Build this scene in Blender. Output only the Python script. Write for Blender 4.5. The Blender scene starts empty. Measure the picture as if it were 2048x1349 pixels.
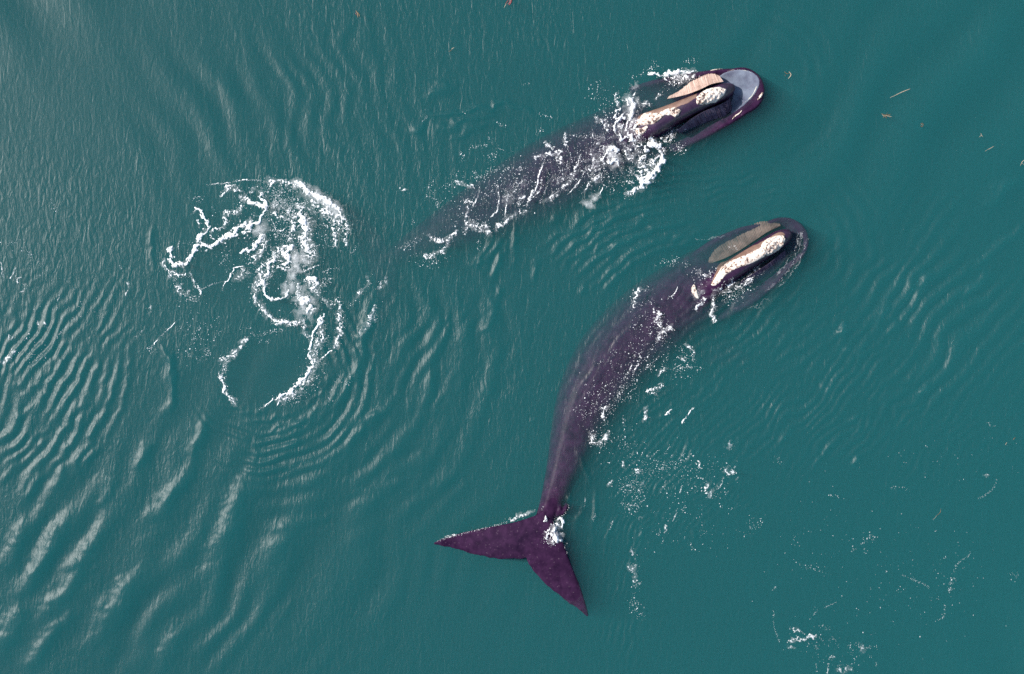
import bpy, bmesh, math, random
import numpy as np
from mathutils import Vector
from mathutils.bvhtree import BVHTree

random.seed(7)
RNG = np.random.default_rng(11)
SC = bpy.context.scene
COL = SC.collection
PXM = 60.0            # photograph pixels per metre of sea surface
CAM_H = 40.0          # drone height above the water

# ------------------------------------------------------------------ camera, sky, sun, exposure
cam_d = bpy.data.cameras.new('camera')
cam = bpy.data.objects.new('camera', cam_d)
COL.objects.link(cam)
cam.location = (0, 0, CAM_H)
cam.rotation_euler = (0, 0, 0)
cam_d.sensor_width = 36.0
cam_d.lens = 36.0 * CAM_H / (2048 / PXM)
cam_d.clip_end = 3000
SC.camera = cam

SUN_EL = math.radians(39.5)
SUN_DIR = Vector((-0.96, 0.28, 0)).normalized() * math.cos(SUN_EL) + Vector((0, 0, math.sin(SUN_EL)))
world = bpy.data.worlds.new('World')
SC.world = world
world.use_nodes = True
wn = world.node_tree
wn.nodes.clear()
w_out = wn.nodes.new('ShaderNodeOutputWorld')
w_bg = wn.nodes.new('ShaderNodeBackground')
w_sky = wn.nodes.new('ShaderNodeTexSky')
w_sky.sky_type = 'NISHITA'
w_sky.sun_disc = False
w_sky.sun_elevation = SUN_EL
w_sky.sun_rotation = math.atan2(SUN_DIR.x, SUN_DIR.y)
w_bg.inputs['Strength'].default_value = 0.10
wn.links.new(w_sky.outputs[0], w_bg.inputs[0])
wn.links.new(w_bg.outputs[0], w_out.inputs[0])

sun_d = bpy.data.lights.new('sun', 'SUN')
sun_d.energy = 4.6
sun_d.angle = math.radians(0.5)
sun_d.color = (1.0, 0.95, 0.88)
sun = bpy.data.objects.new('sun', sun_d)
COL.objects.link(sun)
sun.location = (-20, 12, 30)
sun.rotation_euler = (-SUN_DIR).to_track_quat('-Z', 'Y').to_euler()

SC.view_settings.view_transform = 'Standard'
SC.view_settings.look = 'None'
SC.view_settings.gamma = 1.0
SC.view_settings.use_curve_mapping = False
SC.view_settings.exposure = 0.66
cy = SC.cycles
cy.use_denoising = False        # the little grain left is like the drone camera's own
cy.max_bounces = 8
cy.volume_bounces = 3
cy.transparent_max_bounces = 12
cy.caustics_reflective = False
cy.caustics_refractive = False
cy.sample_clamp_indirect = 4.0


# ------------------------------------------------------------------ helpers
def world_xy(px, py, z=0.0):
    """a pixel of the photograph to metres on the sea, for a thing at height z"""
    k = (CAM_H - z) / CAM_H / PXM
    return ((px - 1024.0) * k, (674.5 - py) * k)


def P(px, py, z=0.0):
    x, y = world_xy(px, py, z)
    return Vector((x, y, z))


def crop(x0, y0, s, pts):
    return [(x0 + a / s, y0 + b / s) for a, b in pts]


def smooth_line(pts, n):
    """Catmull-Rom resample of tuples to n points, by chord length"""
    a = np.array(pts, float)
    if len(a) == 2:
        t = np.linspace(0, 1, n)[:, None]
        return a[0] * (1 - t) + a[1] * t
    d = np.r_[0, np.cumsum(np.maximum(np.linalg.norm(np.diff(a[:, :2], axis=0), axis=1), 1e-6))]
    out = []
    ext = np.vstack([2 * a[0] - a[1], a, 2 * a[-1] - a[-2]])
    for s in np.linspace(0, d[-1], n):
        i = min(int(np.searchsorted(d, s, side='right')) - 1, len(a) - 2)
        t = (s - d[i]) / (d[i + 1] - d[i])
        p0, p1, p2, p3 = ext[i], ext[i + 1], ext[i + 2], ext[i + 3]
        out.append(0.5 * (2 * p1 + (p2 - p0) * t + (2 * p0 - 5 * p1 + 4 * p2 - p3) * t * t
                          + (3 * p1 - p0 - 3 * p2 + p3) * t ** 3))
    return np.array(out)


def vnoise(X, Y, cell, seed):
    """smooth value noise in 0..1"""
    r = np.random.default_rng(seed).random((256, 256)).astype(np.float32)
    x = X / cell + 1000.37
    y = Y / cell + 1000.71
    xi = np.floor(x).astype(np.int64)
    yi = np.floor(y).astype(np.int64)
    fx = (x - xi).astype(np.float32)
    fy = (y - yi).astype(np.float32)
    fx = fx * fx * (3 - 2 * fx)
    fy = fy * fy * (3 - 2 * fy)
    a = r[yi % 256, xi % 256]
    b = r[yi % 256, (xi + 1) % 256]
    c = r[(yi + 1) % 256, xi % 256]
    d = r[(yi + 1) % 256, (xi + 1) % 256]
    return (a * (1 - fx) + b * fx) * (1 - fy) + (c * (1 - fx) + d * fx) * fy


def fnoise(X, Y, cell, seed, octaves=3):
    s = 0
    amp = 1.0
    tot = 0
    for o in range(octaves):
        s = s + amp * vnoise(X, Y, cell / 2 ** o, seed + 17 * o)
        tot += amp
        amp *= 0.55
    return s / tot


def polyline_distance(X, Y, pts):
    """distance to a polyline and the 0..1 position along it"""
    p = np.array(pts, float)
    seg = np.diff(p, axis=0)
    ln = np.maximum(np.linalg.norm(seg, axis=1), 1e-6)
    cum = np.r_[0, np.cumsum(ln)]
    best = np.full(X.shape, 1e9, np.float32)
    along = np.zeros(X.shape, np.float32)
    for i in range(len(seg)):
        t = ((X - p[i, 0]) * seg[i, 0] + (Y - p[i, 1]) * seg[i, 1]) / ln[i] ** 2
        t = np.clip(t, 0, 1)
        d = np.hypot(X - p[i, 0] - t * seg[i, 0], Y - p[i, 1] - t * seg[i, 1])
        m = d < best
        best[m] = d[m]
        along[m] = ((cum[i] + t * ln[i]) / cum[-1])[m]
    return best, along


def new_mesh(name, verts, faces, material, parent=None, smooth=True):
    me = bpy.data.meshes.new(name)
    me.from_pydata([tuple(v) for v in verts], [], [tuple(f) for f in faces])
    me.update()
    if smooth:
        me.polygons.foreach_set('use_smooth', [True] * len(me.polygons))
    if material:
        me.materials.append(material)
    o = bpy.data.objects.new(name, me)
    COL.objects.link(o)
    if parent:
        o.parent = parent
    return o


def array_mesh(name, V, F, material, parent=None, smooth=True):
    """fast mesh from numpy arrays of vertices and quads or triangles"""
    me = bpy.data.meshes.new(name)
    n, k = F.shape
    me.vertices.add(len(V))
    me.vertices.foreach_set('co', np.asarray(V, np.float32).ravel())
    me.loops.add(n * k)
    me.loops.foreach_set('vertex_index', F.astype(np.int32).ravel())
    me.polygons.add(n)
    me.polygons.foreach_set('loop_start', np.arange(0, n * k, k, dtype=np.int32))
    me.polygons.foreach_set('use_smooth', np.full(n, smooth))
    me.update(calc_edges=True)
    if material:
        me.materials.append(material)
    o = bpy.data.objects.new(name, me)
    COL.objects.link(o)
    if parent:
        o.parent = parent
    return o


def tag(o, label=None, category=None, group=None, kind=None):
    for k, v in (('label', label), ('category', category), ('group', group), ('kind', kind)):
        if v:
            o[k] = v
    return o


def mat(name):
    m = bpy.data.materials.new(name)
    m.use_nodes = True
    m.node_tree.nodes.clear()
    return m, m.node_tree.nodes, m.node_tree.links


def ramp(N, stops):
    r = N.new('ShaderNodeValToRGB')
    r.color_ramp.elements[0].position = stops[0][0]
    r.color_ramp.elements[0].color = (*stops[0][1], 1)
    r.color_ramp.elements[1].position = stops[-1][0]
    r.color_ramp.elements[1].color = (*stops[-1][1], 1)
    for p, c in stops[1:-1]:
        e = r.color_ramp.elements.new(p)
        e.color = (*c, 1)
    return r


# ------------------------------------------------------------------ materials
def make_water():
    m, N, L = mat('sea_water')
    out = N.new('ShaderNodeOutputMaterial')
    geo = N.new('ShaderNodeNewGeometry')
    att = N.new('ShaderNodeAttribute')
    att.attribute_name = 'ripple'
    # small wind wavelets, long crests running almost up and down the picture
    mp = N.new('ShaderNodeMapping')
    mp.inputs['Rotation'].default_value = (0, 0, math.radians(-16))
    mp.inputs['Scale'].default_value = (5.4, 1.7, 1)
    n1 = N.new('ShaderNodeTexNoise')
    n1.inputs['Scale'].default_value = 1.0
    n1.inputs['Detail'].default_value = 3.0
    n1.inputs['Roughness'].default_value = 0.55
    n1.inputs['Distortion'].default_value = 0.9
    mp2 = N.new('ShaderNodeMapping')
    mp2.inputs['Rotation'].default_value = (0, 0, math.radians(24))
    mp2.inputs['Scale'].default_value = (9.0, 5.0, 1)
    n2 = N.new('ShaderNodeTexNoise')
    n2.inputs['Scale'].default_value = 1.0
    n2.inputs['Detail'].default_value = 2.0
    L.new(geo.outputs['Position'], mp.inputs[0])
    L.new(geo.outputs['Position'], mp2.inputs[0])
    L.new(mp.outputs[0], n1.inputs['Vector'])
    L.new(mp2.outputs[0], n2.inputs['Vector'])
    a = N.new('ShaderNodeMath'); a.operation = 'MULTIPLY'; a.inputs[1].default_value = 0.042
    b = N.new('ShaderNodeMath'); b.operation = 'MULTIPLY'; b.inputs[1].default_value = 0.016
    c = N.new('ShaderNodeMath'); c.operation = 'ADD'
    d = N.new('ShaderNodeMath'); d.operation = 'MULTIPLY'
    L.new(n1.outputs['Fac'], a.inputs[0])
    L.new(n2.outputs['Fac'], b.inputs[0])
    L.new(a.outputs[0], c.inputs[0])
    L.new(b.outputs[0], c.inputs[1])
    L.new(c.outputs[0], d.inputs[0])
    L.new(att.outputs['Fac'], d.inputs[1])
    bump = N.new('ShaderNodeBump')
    bump.inputs['Strength'].default_value = 1.0
    bump.inputs['Distance'].default_value = 1.0
    L.new(d.outputs[0], bump.inputs['Height'])
    fr = N.new('ShaderNodeFresnel')
    # seen from below through the same flat (unrefracted) sheet: same loss both ways
    io = N.new('ShaderNodeMix'); io.data_type = 'FLOAT'
    io.inputs[2].default_value = 1.334
    io.inputs[3].default_value = 1 / 1.334
    L.new(geo.outputs['Backfacing'], io.inputs[0])
    L.new(io.outputs[0], fr.inputs['IOR'])
    L.new(bump.outputs[0], fr.inputs['Normal'])
    tr = N.new('ShaderNodeBsdfTransparent')
    # glints of the facets plus the wider sheen of capillary ripples
    g1 = N.new('ShaderNodeBsdfAnisotropic')
    g1.distribution = 'BECKMANN'
    g1.inputs['Roughness'].default_value = 0.38
    g2 = N.new('ShaderNodeBsdfAnisotropic')
    g2.inputs['Roughness'].default_value = 0.60
    L.new(bump.outputs[0], g1.inputs['Normal'])
    L.new(bump.outputs[0], g2.inputs['Normal'])
    gl = N.new('ShaderNodeMixShader')
    gl.inputs[0].default_value = 0.56
    L.new(g1.outputs[0], gl.inputs[1])
    L.new(g2.outputs[0], gl.inputs[2])
    mx = N.new('ShaderNodeMixShader')
    L.new(fr.outputs[0], mx.inputs[0])
    L.new(tr.outputs[0], mx.inputs[1])
    L.new(gl.outputs[0], mx.inputs[2])
    L.new(mx.outputs[0], out.inputs['Surface'])
    vs = N.new('ShaderNodeVolumeScatter')
    vs.inputs['Color'].default_value = (0.029, 0.298, 0.305, 1)
    vs.inputs['Density'].default_value = 0.60
    vs.inputs['Anisotropy'].default_value = -0.15
    va = N.new('ShaderNodeVolumeAbsorption')
    va.inputs['Color'].default_value = (0.05, 0.22, 0.27, 1)
    va.inputs['Density'].default_value = 0.60
    ad = N.new('ShaderNodeAddShader')
    L.new(vs.outputs[0], ad.inputs[0])
    L.new(va.outputs[0], ad.inputs[1])
    L.new(ad.outputs[0], out.inputs['Volume'])
    return m


def make_skin(name, dark, light, rough, scale=2.2, bumpd=0.012, spec=0.5):
    m, N, L = mat(name)
    out = N.new('ShaderNodeOutputMaterial')
    bs = N.new('ShaderNodeBsdfPrincipled')
    tc = N.new('ShaderNodeTexCoord')
    n1 = N.new('ShaderNodeTexNoise')
    n1.inputs['Scale'].default_value = scale
    n1.inputs['Detail'].default_value = 8
    n1.inputs['Roughness'].default_value = 0.62
    L.new(tc.outputs['Object'], n1.inputs['Vector'])
    r = ramp(N, [(0.26, dark), (0.80, light)])
    L.new(n1.outputs['Fac'], r.inputs[0])
    # fine pale scratches and specks
    n2 = N.new('ShaderNodeTexNoise')
    n2.inputs['Scale'].default_value = 15
    n2.inputs['Detail'].default_value = 3
    L.new(tc.outputs['Object'], n2.inputs['Vector'])
    r2 = ramp(N, [(0.64, (0, 0, 0)), (0.78, (1, 1, 1))])
    L.new(n2.outputs['Fac'], r2.inputs[0])
    mix = N.new('ShaderNodeMix'); mix.data_type = 'RGBA'
    mul = N.new('ShaderNodeMath'); mul.operation = 'MULTIPLY'; mul.inputs[1].default_value = 0.55
    L.new(r2.outputs[0], mul.inputs[0])
    L.new(mul.outputs[0], mix.inputs[0])
    L.new(r.outputs[0], mix.inputs[6])
    mix.inputs[7].default_value = (0.17, 0.12, 0.15, 1)
    L.new(mix.outputs[2], bs.inputs['Base Color'])
    bs.inputs['Roughness'].default_value = rough
    # wet skin shines in air; under water its gloss is index-matched away
    gz = N.new('ShaderNodeNewGeometry')
    sz = N.new('ShaderNodeSeparateXYZ')
    L.new(gz.outputs['Position'], sz.inputs[0])
    mr = N.new('ShaderNodeMapRange')
    mr.inputs['From Min'].default_value = 0.12
    mr.inputs['From Max'].default_value = 0.42
    mr.inputs['To Min'].default_value = 0.03
    mr.inputs['To Max'].default_value = spec
    L.new(sz.outputs['Z'], mr.inputs['Value'])
    L.new(mr.outputs[0], bs.inputs['Specular IOR Level'])
    bp = N.new('ShaderNodeBump')
    bp.inputs['Distance'].default_value = bumpd
    bp.inputs['Strength'].default_value = 0.7
    n3 = N.new('ShaderNodeTexNoise')
    n3.inputs['Scale'].default_value = 7
    n3.inputs['Detail'].default_value = 5
    L.new(tc.outputs['Object'], n3.inputs['Vector'])
    L.new(n3.outputs['Fac'], bp.inputs['Height'])
    L.new(bp.outputs[0], bs.inputs['Normal'])
    L.new(bs.outputs[0], out.inputs['Surface'])
    return m


def make_callosity():
    m, N, L = mat('callosity')
    out = N.new('ShaderNodeOutputMaterial')
    bs = N.new('ShaderNodeBsdfPrincipled')
    tc = N.new('ShaderNodeTexCoord')
    n1 = N.new('ShaderNodeTexNoise')
    n1.inputs['Scale'].default_value = 11.5
    n1.inputs['Detail'].default_value = 4
    n1.inputs['Roughness'].default_value = 0.6
    L.new(tc.outputs['Object'], n1.inputs['Vector'])
    n0 = N.new('ShaderNodeTexNoise')
    n0.inputs['Scale'].default_value = 2.3
    n0.inputs['Detail'].default_value = 2
    L.new(tc.outputs['Object'], n0.inputs['Vector'])
    mad = N.new('ShaderNodeMath'); mad.operation = 'MULTIPLY_ADD'
    mad.inputs[1].default_value = 0.55
    mad.inputs[2].default_value = -0.245
    L.new(n0.outputs['Fac'], mad.inputs[0])
    sm = N.new('ShaderNodeMath'); sm.operation = 'ADD'
    L.new(n1.outputs['Fac'], sm.inputs[0])
    L.new(mad.outputs[0], sm.inputs[1])
    r = ramp(N, [(0.38, (0.05, 0.032, 0.034)), (0.44, (0.36, 0.25, 0.20)), (0.50, (0.66, 0.56, 0.48)),
                 (0.75, (0.80, 0.73, 0.66))])
    L.new(sm.outputs[0], r.inputs[0])
    L.new(r.outputs[0], bs.inputs['Base Color'])
    bs.inputs['Roughness'].default_value = 0.75
    bp = N.new('ShaderNodeBump')
    bp.inputs['Distance'].default_value = 0.06
    L.new(n1.outputs['Fac'], bp.inputs['Height'])
    L.new(bp.outputs[0], bs.inputs['Normal'])
    L.new(bs.outputs[0], out.inputs['Surface'])
    return m


def make_plain(name, col, rough, spec=0.5, var=0.25, scale=12.0):
    m, N, L = mat(name)
    out = N.new('ShaderNodeOutputMaterial')
    bs = N.new('ShaderNodeBsdfPrincipled')
    tc = N.new('ShaderNodeTexCoord')
    n1 = N.new('ShaderNodeTexNoise')
    n1.inputs['Scale'].default_value = scale
    n1.inputs['Detail'].default_value = 4
    L.new(tc.outputs['Object'], n1.inputs['Vector'])
    lo = tuple(c * (1 - var) for c in col)
    hi = tuple(min(1, c * (1 + var)) for c in col)
    r = ramp(N, [(0.3, lo), (0.7, hi)])
    L.new(n1.outputs['Fac'], r.inputs[0])
    L.new(r.outputs[0], bs.inputs['Base Color'])
    bs.inputs['Roughness'].default_value = rough
    bs.inputs['Specular IOR Level'].default_value = spec
    L.new(bs.outputs[0], out.inputs['Surface'])
    return m


M_WATER = make_water()
M_SKIN = make_skin('whale_skin', (0.011, 0.0045, 0.017), (0.052, 0.020, 0.056), 0.36, 3.6, spec=0.75)
M_MOUTH = make_skin('mouth_lining', (0.050, 0.048, 0.090), (0.27, 0.31, 0.38), 0.36, 1.9, 0.012)
M_BALEEN_SUNLIT = make_skin('baleen', (0.40, 0.28, 0.235), (0.60, 0.45, 0.38), 0.45, 5.0, 0.004)  # pale plates: the sun's glare is put into this baleen colour
M_CALL = make_callosity()
M_BALEEN_OLIVE = make_skin('brown_baleen', (0.05, 0.036, 0.034), (0.25, 0.185, 0.15), 0.45, 2.6, 0.004)  # darker, browner plates for the rack under water
M_TAN = make_skin('sunlit_tan_skin', (0.10, 0.055, 0.045), (0.30, 0.19, 0.145), 0.40, 3.0, 0.010, 0.6)  # tan skin tone with the sun's sheen put into the colour
M_BALEEN_DARK = make_skin('dark_baleen', (0.050, 0.038, 0.070), (0.15, 0.115, 0.17), 0.40, 5.0, 0.004)  # dark plates; the tone of the shaded side is put into the colour
M_PALE = make_plain('pale_lip', (0.62, 0.60, 0.50), 0.5, 0.4, 0.3, 8)
M_FOAM = make_plain('foam', (0.84, 0.85, 0.86), 0.6, 0.3, 0.06, 30)


def thin_foam(m):
    """foam covers the water only as far as its bubbles reach: thin films let the sea show through"""
    N, L = m.node_tree.nodes, m.node_tree.links
    out = next(n for n in N if n.type == 'OUTPUT_MATERIAL')
    bs = next(n for n in N if n.type == 'BSDF_PRINCIPLED')
    at = N.new('ShaderNodeAttribute')
    at.attribute_name = 'cover'
    tr = N.new('ShaderNodeBsdfTransparent')
    mx = N.new('ShaderNodeMixShader')
    L.new(at.outputs['Fac'], mx.inputs[0])
    L.new(tr.outputs[0], mx.inputs[1])
    L.new(bs.outputs[0], mx.inputs[2])
    L.new(mx.outputs[0], out.inputs['Surface'])


thin_foam(M_FOAM)
M_BED = make_plain('seabed', (0.03, 0.045, 0.045), 0.9, 0.2, 0.4, 0.3)
M_KELP = make_plain('seaweed', (0.15, 0.085, 0.035), 0.45, 0.5, 0.5, 20)
M_RED = make_plain('red_weed', (0.14, 0.03, 0.035), 0.45, 0.5, 0.5, 20)
M_STRAW = make_plain('straw', (0.36, 0.30, 0.22), 0.6, 0.3, 0.3, 20)


# ------------------------------------------------------------------ the sea
def spread(core0, core1, step, far):
    c = np.arange(core0, core1 + step * 0.5, step)
    o = []
    d = step
    v = core1
    while v < far:
        d *= 1.28
        v = v + d
        o.append(v)
    o = np.array(o)
    return np.r_[(core0 - (o - core1))[::-1], c, o]


GX = spread(-18.8, 18.8, 0.05, 420)
GY = spread(-12.6, 12.6, 0.05, 420)
XX, YY = np.meshgrid(GX, GY)
PXX = XX * PXM + 1024.0          # the same places in photograph pixels
PYY = 674.5 - YY * PXM
HGT = np.zeros(XX.shape, np.float32)


def window(px0, py0, px1, py1):
    i0, i1 = np.searchsorted(GX, [(px0 - 1024) / PXM, (px1 - 1024) / PXM])
    j0, j1 = np.searchsorted(GY, [(674.5 - py1) / PXM, (674.5 - py0) / PXM])
    return slice(max(j0, 0), j1), slice(max(i0, 0), i1)


RAG = (fnoise(PXX, PYY, 34, 5, 3) - 0.5).astype(np.float32)
RAG2 = (fnoise(PXX, PYY, 26, 77, 3) - 0.5).astype(np.float32)


def ridge(pts, amp, sigma, rag=1.0):
    """one wave crest along a line: amp in metres, sigma in photograph pixels"""
    p = smooth_line(pts, max(6, len(pts) * 5))
    pad = sigma * 3 + 22
    w = window(p[:, 0].min() - pad, p[:, 1].min() - pad, p[:, 0].max() + pad, p[:, 1].max() + pad)
    X = PXX[w] + RAG[w] * 26 * rag
    Y = PYY[w] + RAG2[w] * 26 * rag
    if X.size == 0:
        return
    d, t = polyline_distance(X, Y, p)
    taper = np.clip(np.sin(np.pi * np.clip(t, 0.02, 0.98)), 0, 1) ** 0.7
    HGT[w] += amp * taper * np.exp(-(d / sigma) ** 2) * (0.8 + 0.5 * RAG2[w])


def fan(a, b, n, amp, sigma):
    A = smooth_line(a, 14)
    B = smooth_line(b, 14)
    for i in range(n):
        t = i / max(1, n - 1)
        j = np.random.default_rng(i + 3).normal(0, 2.5, A.shape)
        ridge((A * (1 - t) + B * t + j).tolist(), amp * (0.6 + 0.8 * random.random()), sigma, 0.35)


def train(px, py, rx, ry, ang, lam, amp, seed):
    """a patch of parallel wavelets; ang = crest direction in degrees, lam in pixels"""
    w = window(px - 2.2 * rx, py - 2.2 * ry, px + 2.2 * rx, py + 2.2 * ry)
    X, Y = PXX[w], PYY[w]
    if X.size == 0:
        return
    win = np.exp(-((X - px) / rx) ** 2 - ((Y - py) / ry) ** 2)
    a = math.radians(ang)
    nx, ny = math.sin(a), math.cos(a)
    ph = (X * nx + Y * ny) / lam * 2 * math.pi + (fnoise(X, Y, lam * 4, seed, 3) - 0.5) * 15
    mod = np.clip(fnoise(X, Y, lam * 3.2, seed + 5, 3) * 2.6 - 0.80, 0, 1.3)
    HGT[w] += amp * win * mod * np.cos(ph)


def ring(px, py, r0, r1, lam, amp, a0, a1, seed):
    """ring waves between two radii (pixels) and angles (degrees, up is 90)"""
    w = window(px - r1 * 1.3, py - r1 * 1.3, px + r1 * 1.3, py + r1 * 1.3)
    X, Y = PXX[w], PYY[w]
    dx, dy = X - px, (py - Y)
    r = np.hypot(dx, dy * 1.08) + (fnoise(X, Y, 90, seed, 2) - 0.5) * 26
    th = np.degrees(np.arctan2(dy, dx))
    mid, half = (a0 + a1) / 2, (a1 - a0) / 2
    da = np.abs((th - mid + 180) % 360 - 180)
    win = np.exp(-np.clip(da - half * 0.6, 0, None) ** 2 / (half * 0.35) ** 2)
    rm, rh = (r0 + r1) / 2, (r1 - r0) / 2
    win = win * np.exp(-np.clip(np.abs(r - rm) - rh * 0.5, 0, None) ** 2 / (rh * 0.4) ** 2)
    mod = np.clip(fnoise(X, Y, 40, seed + 3, 2) * 2.2 - 0.5, 0, 1.3)
    HGT[w] += amp * win * mod * np.cos(2 * math.pi * r / lam)


# long diagonal crests in the lower corner
B8 = lambda p: crop(0, 900, 3.005, p)
for pts, a, s in (
        ([(-20, 1290), (40, 1120), (90, 1030), (170, 930)], .075, 15),
        ([(60, 900), (150, 810), (230, 710), (310, 580), (370, 460), (440, 290)], .080, 15),
        ([(200, 1060), (300, 950), (400, 860), (490, 720), (590, 540), (660, 430)], .088, 16),
        ([(150, 1349), (280, 1150), (370, 1040), (470, 950)], .070, 15),
        ([(470, 1260), (540, 1160), (640, 1020), (740, 860), (840, 740), (930, 590)], .078, 17),
        ([(860, 430), (960, 370), (1030, 280), (1100, 180), (1160, 80), (1190, -20)], .070, 12),
        ([(1180, 660), (1280, 590), (1370, 450), (1420, 280), (1480, 180), (1540, 50)], .078, 16),
        ([(590, 360), (650, 270), (700, 150)], .055, 10),
        ([(820, 150), (890, 10), (920, -60)], .050, 8),
        ([(900, 1340), (1010, 1180), (1110, 1030)], .050, 16),
        ([(1220, 830), (1250, 660)], .035, 12),
        ([(-20, 720), (60, 630), (150, 480), (190, 380)], .055, 13),
        ([(500, 130), (550, 50), (580, -30)], .045, 6),
        ([(130, 320), (190, 240), (230, 120)], .045, 8),
        ([(320, 250), (350, 160), (380, 60)], .040, 8),
        ([(440, 150), (470, 60), (500, -30)], .040, 8),
        ([(1640, 700), (1700, 560), (1800, 420)], .040, 18),
        ([(0, 230), (60, 120), (110, 20)], .040, 8)):
    ridge(B8(pts), a * 1.75, s * 1.3, 0.8)
B6 = lambda p: crop(280, 600, 4.088, p)
for pts, a, s in (
        ([(180, 370), (215, 480), (260, 640), (285, 740), (250, 880), (170, 960)], .060, 9),
        ([(540, 950), (500, 1030), (480, 1150), (420, 1290)], .065, 12),
        ([(1690, 420), (1660, 600), (1590, 760), (1500, 880), (1400, 960)], .040, 5),
        ([(1950, 20), (1890, 180), (1790, 370), (1780, 540), (1690, 680), (1620, 830), (1530, 950)], .075, 8),
        ([(1470, 830), (1390, 960), (1260, 1060), (1070, 1115)], .060, 6),
        ([(1280, 1000), (1100, 1060), (900, 1105)], .040, 4),
        ([(850, 985), (1000, 990), (1130, 965), (1260, 935)], .030, 3.5),
        ([(640, 870), (780, 880), (920, 915), (1060, 905)], .026, 3.5),
        ([(1560, 560), (1500, 690), (1420, 800), (1330, 880)], .028, 4),
        ([(1340, 1080), (1240, 1190), (1130, 1250)], .055, 9),
        ([(1040, 1150), (960, 1190), (880, 1210)], .040, 7),
        ([(2040, 860), (1900, 950), (1800, 1060), (1640, 1290)], .050, 9),
        ([(1930, 440), (1860, 600), (1750, 800)], .035, 6),
        ([(950, 1230), (900, 1349)], .035, 9)):
    ridge(B6(pts), a * 1.35, s)
ring(530, 745, 112, 235, 21, .028, -130, 50, 21)
ring(530, 745, 100, 190, 15, .010, -160, -60, 22)
ring(520, 690, 260, 520, 58, .030, -62, 28, 23)
ring(520, 690, 230, 420, 40, .020, -95, -20, 24)
# older rings spreading to the edge of the picture
fan([(20, 800), (60, 740), (110, 690)], [(200, 900), (250, 790), (265, 690)], 9, .060, 6)
fan([(0, 900), (40, 840), (80, 790)], [(120, 960), (180, 880), (215, 780)], 6, .060, 7)
train(110, 690, 150, 120, 62, 20, .026, 31)
train(60, 820, 120, 130, 55, 26, .036, 32)
ridge([(300, 445), (297, 490), (303, 530), (306, 555)], .045, 5)
ridge([(325, 690), (338, 740), (350, 790), (345, 820)], .050, 7)
# ripples between the two whales and behind them
fan([(1075, 505), (1140, 455), (1220, 410), (1310, 385)], [(1210, 585), (1262, 530), (1330, 497), (1440, 478)], 9, .105, 6)
ring(1530, 500, 110, 260, 30, .014, -70, 60, 81)
ring(1480, 170, 110, 230, 34, .010, -80, 100, 82)
fan([(1290, 560), (1210, 640), (1150, 740), (1105, 850)], [(1335, 590), (1255, 662), (1195, 760), (1142, 862)], 7, .034, 3.4)
fan([(1400, 690), (1340, 760), (1270, 820), (1230, 880)], [(1480, 720), (1420, 790), (1340, 850), (1290, 900)], 6, .026, 4)
fan([(1040, 470), (1030, 510), (1022, 545)], [(985, 470), (960, 515), (935, 545)], 4, .035, 5)
A1 = lambda p: crop(800, 200, 3.373, p)
for pts, a, s in (
        ([(795, 830), (775, 920), (750, 1030)], .045, 4.5), ([(690, 1030), (665, 1120), (600, 1230)], .055, 6),
        ([(740, 880), (680, 960), (560, 1080), (470, 1150)], .035, 5), ([(640, 920), (560, 1030), (440, 1100)], .030, 5),
        ([(940, 1030), (920, 1160), (900, 1240)], .035, 6), ([(1480, 1190), (1430, 1230), (1400, 1290)], .040, 5),
        ([(1280, 1240), (1240, 1310)], .035, 6), ([(690, 1240), (650, 1349)], .045, 7),
        ([(1700, 880), (1560, 960), (1400, 1010), (1290, 1080)], .030, 6),
        ([(1100, 740), (1050, 790), (990, 820)], .040, 7), ([(1280, 720), (1200, 790), (1150, 810)], .040, 6)):
    ridge(A1(pts), a * 1.5, s * 1.1)
for pts, a, s in (
        ([(880, 690), (893, 650), (900, 625)], .05, 6), ([(955, 670), (975, 640), (1000, 600)], .06, 8),
        ([(905, 755), (870, 800), (850, 840)], .04, 8), ([(745, 570), (740, 620), (725, 670), (715, 690)], .07, 9),
        ([(800, 790), (770, 820), (735, 835)], .05, 7), ([(700, 850), (660, 880), (630, 900)], .04, 9)):
    ridge(pts, a, s)
B7 = lambda p: crop(600, 0, 4.088, p)
for pts, a, s in (
        ([(1000, 960), (1340, 915), (1600, 860), (1760, 865), (1900, 920), (2020, 970)], .045, 4.5),
        ([(1100, 1100), (1200, 1040), (1350, 1000), (1600, 920)], .035, 5),
        ([(1000, 800), (1150, 740), (1280, 700)], .030, 7), ([(1280, 1080), (1450, 1030), (1620, 1010)], .028, 4),
        ([(1180, 1140), (1350, 1090), (1500, 1060)], .022, 4), ([(890, 1110), (940, 1080), (1040, 1000)], .03, 5)):
    ridge(B7(pts), a * 2.2, s * 1.25)
# bow waves round the feeding heads
B2 = lambda p: crop(1250, 390, 4.498, p)
for pts, a, s in (
        ([(1650, 380), (1610, 480), (1540, 640), (1420, 800), (1290, 920)], .050, 4.5),
        ([(1590, 350), (1560, 460), (1490, 620), (1400, 740), (1240, 860)], .045, 3.2),
        ([(1560, 330), (1540, 430), (1440, 600), (1330, 720)], .040, 2.6),
        ([(1640, 460), (1580, 640), (1480, 800), (1330, 950)], .035, 2.6),
        ([(1380, 200), (1480, 240), (1540, 330)], .035, 2.6), ([(1300, 210), (1430, 180), (1560, 240), (1620, 330)], .035, 3),
        ([(640, 400), (760, 400), (900, 360), (1080, 300)], .035, 3), ([(400, 440), (520, 440), (640, 470)], .030, 3),
        ([(1050, 280), (1200, 230), (1330, 195)], .03, 3),
        ([(1240, 870), (1150, 950), (1050, 1020)], .035, 3), ([(1400, 900), (1300, 1000), (1180, 1060)], .03, 5)):
    ridge(B2(pts), a * 2.1, s * 1.1, 0.25)
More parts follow.
